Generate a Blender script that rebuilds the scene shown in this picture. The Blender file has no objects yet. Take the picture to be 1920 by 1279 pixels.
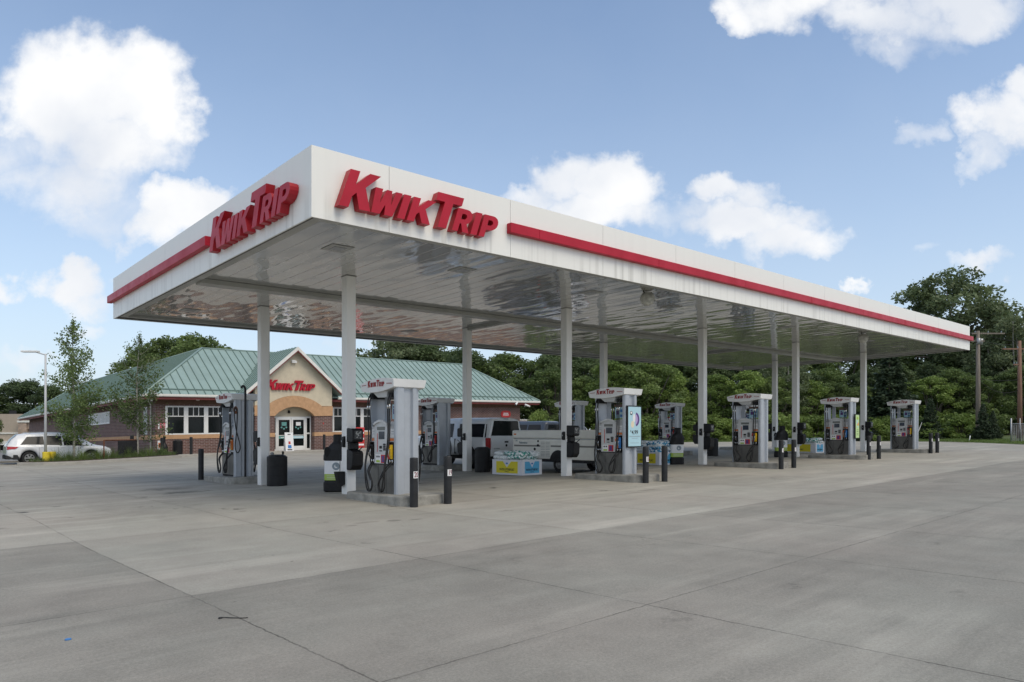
import bpy, bmesh, math, random
import numpy as np
from mathutils import Vector, Matrix
R = math.radians
random.seed(7)
SC = bpy.context.scene
COL = SC.collection

# ------------------------------------------------------------------ camera, sky, sun, exposure
HEAD = 0.7394                                  # heading of the camera, clockwise from +Y
CH, SH = math.cos(HEAD), math.sin(HEAD)
cam = bpy.data.cameras.new("Camera")
camo = bpy.data.objects.new("Camera", cam); COL.objects.link(camo)
camo.location = (0, 0, 1.4)
camo.rotation_euler = (R(90), 0, -HEAD)
cam.sensor_width = 36; cam.lens = 36 * 1336 / 1920
cam.shift_y = 173.5 / 1920
cam.clip_end = 3000; cam.clip_start = .05
SC.camera = camo

SUN_EL, SUN_DIR = R(53), Vector((0.10, -1.0, 0)).normalized()
world = bpy.data.worlds.new("World"); SC.world = world; world.use_nodes = True
WN, WL = world.node_tree.nodes, world.node_tree.links
sun = bpy.data.lights.new("Sun", 'SUN'); suno = bpy.data.objects.new("Sun", sun); COL.objects.link(suno)
sun.energy = 1.25; sun.angle = R(40); sun.color = (1.0, .88, .68)
sv = Vector((SUN_DIR.x * math.cos(SUN_EL), SUN_DIR.y * math.cos(SUN_EL), math.sin(SUN_EL)))
suno.rotation_euler = sv.to_track_quat('Z', 'Y').to_euler()
SC.view_settings.view_transform = 'Standard'; SC.view_settings.look = 'None'
SC.view_settings.exposure = 0.5; SC.view_settings.gamma = 1

def wmath(op, a, b=None, clamp=False):
    n = WN.new('ShaderNodeMath'); n.operation = op; n.use_clamp = clamp
    for i, v in enumerate((a, b)):
        if v is None: continue
        if isinstance(v, (int, float)): n.inputs[i].default_value = v
        else: WL.new(v, n.inputs[i])
    return n.outputs[0]
def build_sky():
    bg = WN['Background']
    sky = WN.new('ShaderNodeTexSky'); sky.sky_type = 'NISHITA'; sky.sun_disc = False
    sky.sun_elevation = SUN_EL; sky.sun_rotation = math.atan2(SUN_DIR.x, SUN_DIR.y)
    sky.air_density = 1.0; sky.dust_density = .7; sky.ozone_density = 1.6; sky.altitude = 200
    tc = WN.new('ShaderNodeTexCoord')
    def dot(v):
        n = WN.new('ShaderNodeVectorMath'); n.operation = 'DOT_PRODUCT'
        WL.new(tc.outputs['Generated'], n.inputs[0]); n.inputs[1].default_value = v
        return n.outputs['Value']
    rt, fw, up = dot((CH, -SH, 0)), dot((SH, CH, 0)), dot((0, 0, 1))
    fwc = wmath('MAXIMUM', fw, .08)
    u = wmath('DIVIDE', rt, fwc); v = wmath('DIVIDE', up, fwc)
    uv = WN.new('ShaderNodeCombineXYZ'); WL.new(u, uv.inputs[0]); WL.new(v, uv.inputs[1])
    def warp(scale, det, amp, off):
        mp = WN.new('ShaderNodeMapping'); WL.new(uv.outputs[0], mp.inputs[0]); mp.inputs['Location'].default_value = off
        n = WN.new('ShaderNodeTexNoise'); n.inputs['Scale'].default_value = scale; n.inputs['Detail'].default_value = det; n.inputs['Roughness'].default_value = .58
        WL.new(mp.outputs[0], n.inputs['Vector']); sp_ = WN.new('ShaderNodeSeparateColor'); WL.new(n.outputs['Color'], sp_.inputs[0])
        return [wmath('MULTIPLY', wmath('SUBTRACT', sp_.outputs[i], .5), amp) for i in (0, 1)]
    w1, w2 = warp(7, 7, .20, (1.1, 4.2, 0)), warp(34, 5, .035, (2.3, .4, 0))
    u0, v0 = u, v
    u = wmath('ADD', u, wmath('ADD', w1[0], w2[0])); v = wmath('ADD', v, wmath('ADD', wmath('MULTIPLY', w1[1], .8), w2[1]))
    def noise(scale, det, dist, src, rough=.55, off=(0, 0, 0)):
        mp = WN.new('ShaderNodeMapping'); WL.new(src, mp.inputs[0]); mp.inputs['Location'].default_value = off
        n = WN.new('ShaderNodeTexNoise'); n.inputs['Scale'].default_value = scale
        n.inputs['Detail'].default_value = det; n.inputs['Roughness'].default_value = rough
        n.inputs['Distortion'].default_value = dist; WL.new(mp.outputs[0], n.inputs['Vector'])
        return n.outputs['Fac']
    # cumulus: (bearing, elevation, half width, half height, strength), tangents of angles
    P = [(200, 150, 165, 105, 1.3), (95, 190, 120, 115, 1.2), (300, 185, 92, 105, 1.2), (190, 270, 170, 90, 1.1),
         (140, 345, 135, 75, .8), (210, 390, 110, 60, .45), (345, 395, 85, 58, 1.2), (305, 430, 62, 50, .9),
         (150, 522, 78, 42, 1.1), (185, 552, 50, 40, .7), (25, 528, 42, 32, .8), (20, 300, 60, 110, .5),
         (1500, 10, 135, 62, 1.0), (1650, 30, 150, 58, 1.0), (1800, 5, 150, 55, .9), (1690, 75, 90, 38, .55), (1420, 25, 55, 40, .8),
         (1855, 225, 88, 62, 1.1), (1905, 180, 62, 55, 1.1), (1835, 285, 55, 48, .6), (1715, 250, 50, 30, .45),
         (1075, 335, 92, 62, 1.1), (1160, 350, 100, 70, 1.3), (1130, 405, 140, 55, 1.2), (1000, 372, 70, 30, .8), (1225, 415, 70, 40, .6),
         (1345, 355, 72, 42, 1.1), (1420, 375, 60, 42, .8), (1390, 425, 140, 48, 1.1), (1480, 465, 95, 45, .85), (1300, 395, 60, 35, .6),
         (1865, 497, 80, 26, .7), (1610, 552, 24, 14, .8), (30, 680, 75, 32, .5), (170, 610, 45, 22, .5), (700, 655, 90, 18, .4), (1730, 472, 34, 14, .3)]
    acc = None
    for (px, py, rx, ry, w) in P:
        du = wmath('DIVIDE', wmath('SUBTRACT', u, (px - 960) / 1336), rx * 1.1 / 1336)
        dv = wmath('DIVIDE', wmath('SUBTRACT', v, (813 - py) / 1336), ry * 1.1 / 1336)
        r2 = wmath('ADD', wmath('MULTIPLY', du, du), wmath('MULTIPLY', dv, dv))
        d = wmath('MULTIPLY', wmath('SUBTRACT', 1.0, r2, True), w)
        acc = d if acc is None else wmath('MAXIMUM', acc, d)
    n1 = noise(5.5, 9, .25, uv.outputs[0], .6)
    n2 = noise(22, 6, .2, uv.outputs[0], .6, (3, 1, 0))
    dens = wmath('ADD', acc, wmath('MULTIPLY', wmath('SUBTRACT', n1, .5), 1.15))
    dens = wmath('ADD', dens, wmath('MULTIPLY', wmath('SUBTRACT', n2, .5), .38))
    dens = wmath('MULTIPLY', dens, wmath('MULTIPLY', acc, 8, True))
    ss = WN.new('ShaderNodeMapRange'); ss.interpolation_type = 'SMOOTHSTEP'
    WL.new(dens, ss.inputs[0]); ss.inputs[1].default_value = .0; ss.inputs[2].default_value = .98
    # scattered cumulus added in the unseen sky behind the camera, thickened to whiten ambient light
    n3 = noise(3.2, 8, .3, tc.outputs['Generated'], .58)
    s3 = WN.new('ShaderNodeMapRange'); s3.interpolation_type = 'SMOOTHSTEP'
    WL.new(n3, s3.inputs[0]); s3.inputs[1].default_value = .44; s3.inputs[2].default_value = .58
    back = wmath('MULTIPLY', s3.outputs[0], wmath('MULTIPLY', wmath('SUBTRACT', .35, fw), 4, True))
    mask = wmath('MAXIMUM', ss.outputs[0], back)
    # cloud body: bright tops, blue-grey undersides
    n4 = noise(4.2, 5, .2, uv.outputs[0], .5, (7.3, 2.2, 0))
    cr = WN.new('ShaderNodeValToRGB'); WL.new(n4, cr.inputs[0])
    cr.color_ramp.elements[0].position = .38; cr.color_ramp.elements[0].color = (3.65, 3.85, 4.2, 1)
    cr.color_ramp.elements[1].position = .6; cr.color_ramp.elements[1].color = (4.8, 4.82, 4.85, 1)
    # thin high haze whitens the blue towards the horizon
    hz = WN.new('ShaderNodeMix'); hz.data_type = 'RGBA'
    f = wmath('MULTIPLY', wmath('POWER', wmath('SUBTRACT', 1.0, wmath('MAXIMUM', up, 0)), 2.9), .93)
    f = wmath('ADD', f, wmath('MULTIPLY', wmath('SUBTRACT', n1, .4), .10), True)
    gn = WN.new('ShaderNodeMix'); gn.data_type = 'RGBA'; gn.blend_type = 'MULTIPLY'; gn.inputs[0].default_value = 1; WL.new(sky.outputs[0], gn.inputs[6]); gn.inputs[7].default_value = (.84, .86, .86, 1)
    WL.new(f, hz.inputs[0]); WL.new(gn.outputs[2], hz.inputs[6]); hz.inputs[7].default_value = (3.0, 3.45, 4.0, 1)
    mx = WN.new('ShaderNodeMix'); mx.data_type = 'RGBA'
    WL.new(mask, mx.inputs[0]); WL.new(hz.outputs[2], mx.inputs[6]); WL.new(cr.outputs[0], mx.inputs[7])
    WL.new(mx.outputs[2], bg.inputs[0]); bg.inputs[1].default_value = .15
build_sky()

# ------------------------------------------------------------------ the lie of the land
def T(a, b):                                   # even fall of the whole site
    return .0167 * max(-80, min(140, a)) - .01523 * max(-40, min(120, b))
def rise(b):
    if b < 11.5: return -.09 - .004 * (11.5 - b)
    if b < 15.6: return -.09 + .022 * (b - 11.5)
    if b < 21: return .006 * (b - 15.6)
    if b < 43.3: return .0324 + (b - 21) * .021
    return .5
def G(a, b): return T(a, b) + rise(b)
def polar(t, d):                               # t: tangent of the bearing off the lot's diagonal, d: distance along it
    X = t * d
    return (CH * X + SH * d, -SH * X + CH * d)

# ------------------------------------------------------------------ materials
MATS = {}
def mat(name, col, rough=.6, metal=0, var=0, vs=3, bump=0, bs=40, coat=0, spec=.5, emit=None, alpha=1, stretch=(1, 1, 1), var2=None, sharp=0):
    if name in MATS: return MATS[name]
    m = bpy.data.materials.new(name); m.use_nodes = True; MATS[name] = m
    N, L = m.node_tree.nodes, m.node_tree.links; b = N['Principled BSDF']
    b.inputs['Base Color'].default_value = (*col, 1); b.inputs['Roughness'].default_value = rough
    b.inputs['Metallic'].default_value = metal; b.inputs['Coat Weight'].default_value = coat
    b.inputs['Specular IOR Level'].default_value = spec
    tc = N.new('ShaderNodeTexCoord'); mp = N.new('ShaderNodeMapping'); L.new(tc.outputs['Object'], mp.inputs[0]); mp.inputs['Scale'].default_value = stretch
    if var:
        n = N.new('ShaderNodeTexNoise'); n.inputs['Scale'].default_value = vs; n.inputs['Detail'].default_value = 6; n.inputs['Roughness'].default_value = .62
        L.new(mp.outputs[0], n.inputs['Vector'])
        cr = N.new('ShaderNodeValToRGB'); L.new(n.outputs['Fac'], cr.inputs[0])
        c2 = var2 or tuple(c * (1 - var) for c in col)
        cr.color_ramp.elements[0].position = .32; cr.color_ramp.elements[0].color = (*c2, 1)
        cr.color_ramp.elements[1].position = .62; cr.color_ramp.elements[1].color = (*[min(1, c * (1 + var * .35)) for c in col], 1)
        if sharp: cr.color_ramp.elements[0].position = .5 - sharp; cr.color_ramp.elements[1].position = .5 + sharp
        L.new(cr.outputs[0], b.inputs['Base Color'])
        rr = N.new('ShaderNodeMapRange'); L.new(n.outputs['Fac'], rr.inputs[0]); rr.inputs[1].default_value = .3; rr.inputs[2].default_value = .7
        rr.inputs[3].default_value = min(1, rough * 1.25); rr.inputs[4].default_value = rough * .85; L.new(rr.outputs[0], b.inputs['Roughness'])
    if bump:
        n = N.new('ShaderNodeTexNoise'); n.inputs['Scale'].default_value = bs; n.inputs['Detail'].default_value = 4
        L.new(mp.outputs[0], n.inputs['Vector'])
        bp = N.new('ShaderNodeBump'); bp.inputs['Strength'].default_value = bump; bp.inputs['Distance'].default_value = .01
        L.new(n.outputs['Fac'], bp.inputs['Height']); L.new(bp.outputs[0], b.inputs['Normal'])
    if emit:
        b.inputs['Emission Color'].default_value = (*emit[0], 1); b.inputs['Emission Strength'].default_value = emit[1]
    return m

def brick_mat(name, c1, c2, mortar, w=.3, h=.1):
    m = bpy.data.materials.new(name); m.use_nodes = True; MATS[name] = m
    N, L = m.node_tree.nodes, m.node_tree.links; b = N['Principled BSDF']
    tc = N.new('ShaderNodeTexCoord'); sp = N.new('ShaderNodeSeparateXYZ'); L.new(tc.outputs['Object'], sp.inputs[0])
    ad = N.new('ShaderNodeMath'); L.new(sp.outputs[0], ad.inputs[0]); L.new(sp.outputs[1], ad.inputs[1])
    cb = N.new('ShaderNodeCombineXYZ'); L.new(ad.outputs[0], cb.inputs[0]); L.new(sp.outputs[2], cb.inputs[1])
    br = N.new('ShaderNodeTexBrick'); L.new(cb.outputs[0], br.inputs['Vector']); br.inputs['Scale'].default_value = 1
    br.inputs['Brick Width'].default_value = w; br.inputs['Row Height'].default_value = h; br.inputs['Mortar Size'].default_value = .011
    br.inputs['Color1'].default_value = (*c1, 1); br.inputs['Color2'].default_value = (*c2, 1); br.inputs['Mortar'].default_value = (*mortar, 1)
    no = N.new('ShaderNodeTexNoise'); no.inputs['Scale'].default_value = 1.3; no.inputs['Detail'].default_value = 5; L.new(tc.outputs['Object'], no.inputs['Vector'])
    mr = N.new('ShaderNodeMapRange'); L.new(no.outputs['Fac'], mr.inputs[0]); mr.inputs[1].default_value = .3; mr.inputs[2].default_value = .7; mr.inputs[3].default_value = .8; mr.inputs[4].default_value = 1.15
    mx = N.new('ShaderNodeMix'); mx.data_type = 'RGBA'; mx.blend_type = 'MULTIPLY'; mx.inputs[0].default_value = 1
    L.new(br.outputs[0], mx.inputs[6]); L.new(mr.outputs[0], mx.inputs[7]); L.new(mx.outputs[2], b.inputs['Base Color'])
    bp = N.new('ShaderNodeBump'); bp.inputs['Strength'].default_value = .5; bp.inputs['Distance'].default_value = .01; bp.invert = True
    L.new(br.outputs['Fac'], bp.inputs['Height']); L.new(bp.outputs[0], b.inputs['Normal'])
    b.inputs['Roughness'].default_value = .85
    return m

def leaf_mat(name, dark, light, trans=.35):
    m = bpy.data.materials.new(name); m.use_nodes = True; MATS[name] = m
    N, L = m.node_tree.nodes, m.node_tree.links; b = N['Principled BSDF']; out = N['Material Output']
    at = N.new('ShaderNodeAttribute'); at.attribute_name = 'tone'
    oi = N.new('ShaderNodeObjectInfo')
    ad = N.new('ShaderNodeMath'); ad.operation = 'MULTIPLY_ADD'; L.new(oi.outputs['Random'], ad.inputs[0]); ad.inputs[1].default_value = .5; ad.inputs[2].default_value = -.25
    a2 = N.new('ShaderNodeMath'); a2.use_clamp = True; L.new(ad.outputs[0], a2.inputs[0]); L.new(at.outputs['Fac'], a2.inputs[1])
    mx = N.new('ShaderNodeMix'); mx.data_type = 'RGBA'; L.new(a2.outputs[0], mx.inputs[0]); mx.inputs[6].default_value = (*dark, 1); mx.inputs[7].default_value = (*light, 1)
    L.new(mx.outputs[2], b.inputs['Base Color']); b.inputs['Roughness'].default_value = .55; b.inputs['Specular IOR Level'].default_value = .35
    tr = N.new('ShaderNodeBsdfTranslucent'); L.new(mx.outputs[2], tr.inputs[0])
    ms = N.new('ShaderNodeMixShader'); ms.inputs[0].default_value = trans; L.new(b.outputs[0], ms.inputs[1]); L.new(tr.outputs[0], ms.inputs[2]); L.new(ms.outputs[0], out.inputs[0])
    return m

M_red = mat('sign_red', (.44, .009, .028), .42, var=.12, vs=2, spec=.3)
M_redD = mat('sign_return_red', (.40, .006, .016), .45, var=.12, vs=2)
M_txt = mat('dark_red_vinyl', (.28, .012, .014), .5)
M_white = mat('white_paint', (.78, .78, .76), .45, var=.06, vs=2, bump=.02)
M_col = mat('column_paint', (.88, .87, .84), .38, var=.1, vs=1.5, bump=.02, bs=20, stretch=(1, 1, .25))
M_trim = mat('white_trim', (.76, .74, .69), .5, var=.08, vs=3)
M_blk = mat('black_plastic', (.009, .009, .010), .48, spec=.35, var=.3, vs=6, bump=.06, bs=60)
M_blk2 = mat('black_matte', (.018, .018, .02), .7, var=.3, vs=6)
M_rub = mat('black_rubber', (.012, .012, .012), .55, bump=.05)
M_boll = mat('charcoal_bollard_sleeve', (.013, .014, .016), .55, var=.35, vs=5, bump=.04, bs=30)
M_pump = mat('pump_silver_paint', (.42, .45, .49), .35, metal=.25, var=.08, vs=3, coat=.15)
M_pumpl = mat('pump_light_panel', (.55, .56, .56), .4, var=.08, vs=5)
M_pumpd = mat('pump_grey_cabinet', (.15, .148, .14), .32, metal=.35, var=.15, vs=3, bump=.02)
M_head = mat('pump_header_white', (.78, .78, .77), .35, var=.06, vs=3)
M_chrome = mat('bright_metal', (.7, .7, .7), .2, metal=1)
M_glass = mat('dark_window_glass', (.010, .013, .013), .06, var=.4, vs=.7, spec=.28)
M_screen = mat('screen', (.02, .03, .05), .1)
M_orange = mat('orange_label', (.75, .2, .04), .5); M_yel = mat('yellow_plastic', (.8, .5, .02), .4)
M_ylw = mat('yellow_paint', (.72, .55, .03), .5, var=.2, vs=6)
M_blue = mat('blue_label', (.05, .2, .5), .5); M_redl = mat('red_label', (.5, .03, .03), .5); M_pur = mat('purple_label', (.1, .04, .2), .5)
M_lbl = mat('white_label', (.8, .8, .8), .45); M_grn = mat('lime_label', (.36, .5, .07), .5)
M_lblue = mat('pale_blue_poster', (.42, .64, .72), .4); M_cream = mat('cream_print', (.75, .66, .48), .5); M_ylg = mat('pale_green_poster', (.5, .68, .3), .4)
M_ink = mat('black_ink', (.015, .015, .018), .6); M_greyink = mat('grey_ink', (.25, .3, .33), .6); M_whtink = mat('white_ink', (.85, .85, .85), .5)
M_salty = mat('yellow_carton_print', (.72, .62, .02), .5); M_saltb = mat('blue_carton_print', (.1, .42, .68), .5)
M_card = mat('white_carton', (.72, .73, .78), .6, var=.06)
M_bag = mat('white_plastic_bag', (.80, .82, .82), .35, var=.5, vs=13, var2=(.02, .30, .24), sharp=.03)
M_bagb = mat('blue_white_plastic_bag', (.76, .8, .82), .35, var=.5, vs=9, var2=(.03, .28, .50), sharp=.03)
M_roof = mat('green_metal_roof', (.27, .365, .335), .42, var=.14, vs=.6, metal=.0, spec=.5)
M_roofs = mat('green_roof_seam', (.12, .185, .165), .45)
M_stucco = mat('cream_stucco', (.60, .53, .40), .9, var=.08, vs=3, bump=.2, bs=120)
M_tan = mat('tan_stone_band', (.52, .31, .17), .85, var=.14, vs=4, bump=.1, bs=60)
M_brown = mat('brown_soffit', (.13, .075, .05), .8, var=.2)
M_reds = mat('red_fascia_stripe', (.2, .04, .035), .6, var=.1)
M_brick = brick_mat('brown_brick', (.15, .072, .06), (.105, .055, .05), (.32, .26, .235))
M_conc = mat('curb_concrete', (.30, .29, .26), .85, var=.35, vs=4, bump=.3, bs=50)
M_walk = mat('sidewalk_concrete', (.38, .36, .32), .85, var=.15, vs=2, bump=.15, bs=60)
M_wood = mat('weathered_wood_pole', (.2, .17, .14), .85, var=.4, vs=3, stretch=(6, 6, .4), bump=.4, bs=20)
M_wood2 = mat('brown_wood_pole', (.23, .13, .09), .85, var=.4, vs=3, stretch=(6, 6, .4), bump=.4, bs=20)
M_bark = mat('grey_bark', (.14, .12, .10), .9, var=.4, vs=6, bump=.5, bs=20)
M_barkl = mat('pale_bark', (.34, .32, .28), .9, var=.5, vs=8, bump=.4, bs=20, stretch=(1, 1, .6))
M_galv = mat('galvanised_steel', (.4, .41, .42), .45, metal=.6, var=.2, vs=5)
M_rust = mat('rusty_steel', (.16, .06, .03), .85, var=.5, vs=10)
M_carw = mat('white_car_paint', (.74, .75, .77), .25, coat=.8, var=.03, vs=1)
M_truck = mat('silver_white_truck_paint', (.8, .81, .81), .28, coat=.8, var=.04, vs=1)
M_carb = mat('slate_blue_car_paint', (.05, .065, .09), .35, coat=.3)
M_lamp = mat('tail_lamp_red', (.4, .01, .012), .15, coat=.5)
M_alu = mat('alloy_wheel', (.45, .45, .46), .3, metal=.7)
M_camper = mat('camper_cream_paint', (.86, .84, .77), .4, var=.06, vs=2)
M_fab = mat('tan_far_wall', (.42, .35, .28), .9, var=.06)
M_stone = brick_mat('rough_stone', (.5, .36, .27), (.36, .27, .22), (.42, .36, .3), .5, .18)
M_soil = mat('mulch', (.075, .055, .04), .95, var=.5, vs=6, bump=.8, bs=30)
L_far = leaf_mat('leaves_mid_green', (.07, .105, .035), (.22, .295, .09))
L_dark = leaf_mat('leaves_dark_green', (.045, .07, .032), (.15, .205, .08), .35)
L_lite = leaf_mat('leaves_light_green', (.08, .13, .03), (.26, .35, .09))
L_con = leaf_mat('needles', (.018, .036, .018), (.07, .10, .05), .15)
L_grey = leaf_mat('leaves_grey_green', (.10, .13, .06), (.26, .31, .16))
L_young = leaf_mat('leaves_young_tree', (.065, .10, .03), (.19, .26, .085))

# ------------------------------------------------------------------ mesh builder
class MB:
    def __init__(s): s.v = []; s.f = []; s.m = []; s.smooth = []
    def add(s, vs, fs, m=0, sm=False):
        o = len(s.v); s.v += [tuple(p) for p in vs]
        for f in fs: s.f.append(tuple(i + o for i in f)); s.m.append(m); s.smooth.append(sm)
        return s
    def box(s, x0, x1, y0, y1, z0, z1, m=0):
        return s.add([(x0, y0, z0), (x1, y0, z0), (x1, y1, z0), (x0, y1, z0), (x0, y0, z1), (x1, y0, z1), (x1, y1, z1), (x0, y1, z1)],
                     [(0, 3, 2, 1), (4, 5, 6, 7), (0, 1, 5, 4), (1, 2, 6, 5), (2, 3, 7, 6), (3, 0, 4, 7)], m)
    def hexa(s, p, m=0):                        # eight corners, bottom four then top four
        return s.add(p, [(0, 3, 2, 1), (4, 5, 6, 7), (0, 1, 5, 4), (1, 2, 6, 5), (2, 3, 7, 6), (3, 0, 4, 7)], m)
    def cyl(s, p0, p1, r0, r1=None, n=16, m=0, sm=True, caps=True):
        r1 = r0 if r1 is None else r1
        p0, p1 = Vector(p0), Vector(p1); d = (p1 - p0).normalized()
        a = d.orthogonal().normalized(); b = d.cross(a)
        vs = []
        for p, r in ((p0, r0), (p1, r1)):
            for i in range(n):
                t = 2 * math.pi * i / n; vs.append(p + (a * math.cos(t) + b * math.sin(t)) * r)
        s.add(vs, [(i, (i + 1) % n, n + (i + 1) % n, n + i) for i in range(n)], m, sm)
        if caps:
            o = len(s.v) - 2 * n
            s.f.append(tuple(o + i for i in reversed(range(n)))); s.m.append(m); s.smooth.append(False)
            s.f.append(tuple(o + n + i for i in range(n))); s.m.append(m); s.smooth.append(False)
        return s
    def tube(s, pts, r, n=8, m=0, closed=False):
        pts = [Vector(p) for p in pts]; rr = r if isinstance(r, (list, tuple)) else [r] * len(pts)
        rings = []; prev = None
        for i, p in enumerate(pts):
            d = (pts[min(i + 1, len(pts) - 1)] - pts[max(i - 1, 0)]).normalized()
            a = (prev - d * prev.dot(d)).normalized() if prev is not None and (prev - d * prev.dot(d)).length > 1e-4 else d.orthogonal().normalized()
            prev = a; b = d.cross(a)
            rings.append([p + (a * math.cos(2 * math.pi * k / n) + b * math.sin(2 * math.pi * k / n)) * rr[i] for k in range(n)])
        vs = [q for g in rings for q in g]; fs = []
        for i in range(len(pts) - 1):
            for k in range(n): fs.append((i * n + k, i * n + (k + 1) % n, (i + 1) * n + (k + 1) % n, (i + 1) * n + k))
        s.add(vs, fs, m, True)
        o = len(s.v) - len(vs)
        s.f.append(tuple(o + k for k in reversed(range(n)))); s.m.append(m); s.smooth.append(False)
        s.f.append(tuple(o + (len(pts) - 1) * n + k for k in range(n))); s.m.append(m); s.smooth.append(False)
        return s
    def lathe(s, prof, n=24, m=0, c=(0, 0, 0), sx=1, sy=1):  # profile of (r,z) or (r,z,material)
        for i in range(len(prof) - 1):
            r0, z0 = prof[i][:2]; r1, z1 = prof[i + 1][:2]; mm = prof[i][2] if len(prof[i]) > 2 else m
            vs = []; fs = []
            for k in range(n):
                t = 2 * math.pi * k / n; ct, st = math.cos(t), math.sin(t)
                vs.append((c[0] + r0 * ct * sx, c[1] + r0 * st * sy, c[2] + z0)); vs.append((c[0] + r1 * ct * sx, c[1] + r1 * st * sy, c[2] + z1))
            for k in range(n):
                k2 = (k + 1) % n; fs.append((2 * k, 2 * k2, 2 * k2 + 1, 2 * k + 1))
            s.add(vs, fs, mm, True)
        return s
    def prism(s, poly, o, u, v, n, m=0, m_side=None):   # polygon (u,v) at origin o, extruded along vector n
        o, u, v, n = Vector(o), Vector(u), Vector(v), Vector(n); k = len(poly)
        A = [o + u * p[0] + v * p[1] for p in poly]; B = [q + n for q in A]
        ms = m if m_side is None else m_side
        s.add(A + B, [(i, (i + 1) % k, k + (i + 1) % k, k + i) for i in range(k)], ms)
        t0 = len(s.v) - 2 * k
        s.f.append(tuple(t0 + i for i in reversed(range(k)))); s.m.append(m); s.smooth.append(False)
        s.f.append(tuple(t0 + k + i for i in range(k))); s.m.append(m); s.smooth.append(False)
        return s
    def xf(s, M, start=0):
        for i in range(start, len(s.v)): s.v[i] = tuple(M @ Vector(s.v[i]))
        return s
    def build(s, name, mats, parent=None, site=None, bevel=0, loc=None, tri=False, fixn=True):
        """site: floor height over the sloping site; the vertices are then in lot coordinates and follow the slope"""
        me = bpy.data.meshes.new(name)
        v = s.v
        if site is not None:
            p = parent.location if parent is not None else Vector((0, 0, 0))
            v = [(x - p.x, y - p.y, z + T(x, y) + site - p.z) for x, y, z in v]
        me.from_pydata(v, [], s.f)
        mats = mats if isinstance(mats, (list, tuple)) else [mats]
        for q in mats: me.materials.append(q)
        me.polygons.foreach_set('material_index', s.m); me.polygons.foreach_set('use_smooth', s.smooth)
        if fixn:
            bm = bmesh.new(); bm.from_mesh(me); bmesh.ops.recalc_face_normals(bm, faces=bm.faces)
            if tri: bmesh.ops.triangulate(bm, faces=[f for f in bm.faces if len(f.verts) > 4])
            bm.to_mesh(me); bm.free()
        me.update()
        o = bpy.data.objects.new(name, me); COL.objects.link(o)
        if parent is not None: o.parent = parent
        if loc is not None: o.location = loc
        if bevel:
            bv = o.modifiers.new('bevel', 'BEVEL'); bv.width = bevel; bv.segments = 2; bv.limit_method = 'ANGLE'; bv.angle_limit = R(40)
        return o

def tag(o, label=None, cat=None, group=None, kind=None):
    if label: o['label'] = label
    if cat: o['category'] = cat
    if group: o['group'] = group
    if kind: o['kind'] = kind
    return o
def thing(name, label, cat, loc=(0, 0, 0), rz=0, group=None):
    o = bpy.data.objects.new(name, None); COL.objects.link(o); o.empty_display_size = .3
    o.location = loc; o.rotation_euler = (0, 0, rz)
    return tag(o, label, cat, group)
def dup(o, parent=None):
    c = o.copy(); COL.objects.link(c)
    if parent is not None: c.parent = parent
    for ch in list(o.children): dup(ch, c)
    return c
def on(a, b, dz=0): return (a, b, G(a, b) + dz)

def text_mesh(txt, size, depth=.002, bold=True, shear=0):
    cu = bpy.data.curves.new('t', 'FONT'); cu.body = txt; cu.size = size; cu.extrude = depth; cu.align_x = 'CENTER'; cu.align_y = 'CENTER'
    cu.offset = size * .018 if bold else 0; cu.resolution_u = 3; cu.shear = shear
    o = bpy.data.objects.new('t', cu); COL.objects.link(o)
    dg = bpy.context.evaluated_depsgraph_get(); dg.update()
    me = bpy.data.meshes.new_from_object(o.evaluated_get(dg))
    bpy.data.objects.remove(o); bpy.data.curves.remove(cu)
    vs = [tuple(v.co) for v in me.vertices]; fs = [tuple(p.vertices) for p in me.polygons]
    bpy.data.meshes.remove(me)
    return vs, fs
def put_text(mb, txt, size, o, u, v, n, m=0, bold=True, depth=.002, fn=None, shear=0):
    vs, fs = text_mesh(txt, size, depth, bold, shear)
    o, u, v, n = Vector(o), Vector(u), Vector(v), Vector(n)
    P = [o + u * x + v * y + n * z for x, y, z in vs]
    if fn: P = [fn(p) for p in P]
    mb.add(P, fs, m)

# ------------------------------------------------------------------ the shop's lettering, drawn as outlines
def glyph(ch):
    t = .30
    if ch == 'K': return 1.0, [[(0, 0), (.32, 0), (.32, .30), (.42, .42), (.68, 0), (1.06, 0), (.66, .60), (1.04, 1), (.66, 1), (.32, .62), (.32, 1), (0, 1)]]
    if ch == 'I': return 1.0, [[(0, 0), (1, 0), (1, 1), (0, 1)]]
    if ch == 'W': return 1.0, [[(.10, 0), (.42, 0), (.52, .42), (.60, 0), (.92, 0), (1.04, 1), (.78, 1), (.74, .42), (.62, 1), (.42, 1), (.30, .42), (.26, 1), (-.02, 1)]]
    if ch == 'T': return 1.0, [[(.34, 0), (.66, 0), (.66, .76), (1, .76), (1, 1), (0, 1), (0, .76), (.34, .76)]]
    if ch in 'PR':
        c = []
        for i in range(9):
            a = -math.pi / 2 + math.pi * i / 8; c.append((.58 + .42 * math.cos(a), .67 + .33 * math.sin(a)))
        h = []
        for i in range(7):
            a = -math.pi / 2 + math.pi * i / 6; h.append((.52 + .15 * math.cos(a), .67 + .12 * math.sin(a)))
        # outline with the bowl's hole cut in by a slit
        hole = [(.34, .79)] + [(.34, .55)] + h
        if ch == 'P': out = [(0, 0), (.34, 0), (.34, .34)] + c + [(0, 1)]
        else: out = [(0, 0), (.34, 0), (.34, .36), (.42, .36), (.64, 0), (1.03, 0), (.74, .40)] + c[1:] + [(0, 1)]
        return 1.0, [out, hole]
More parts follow.
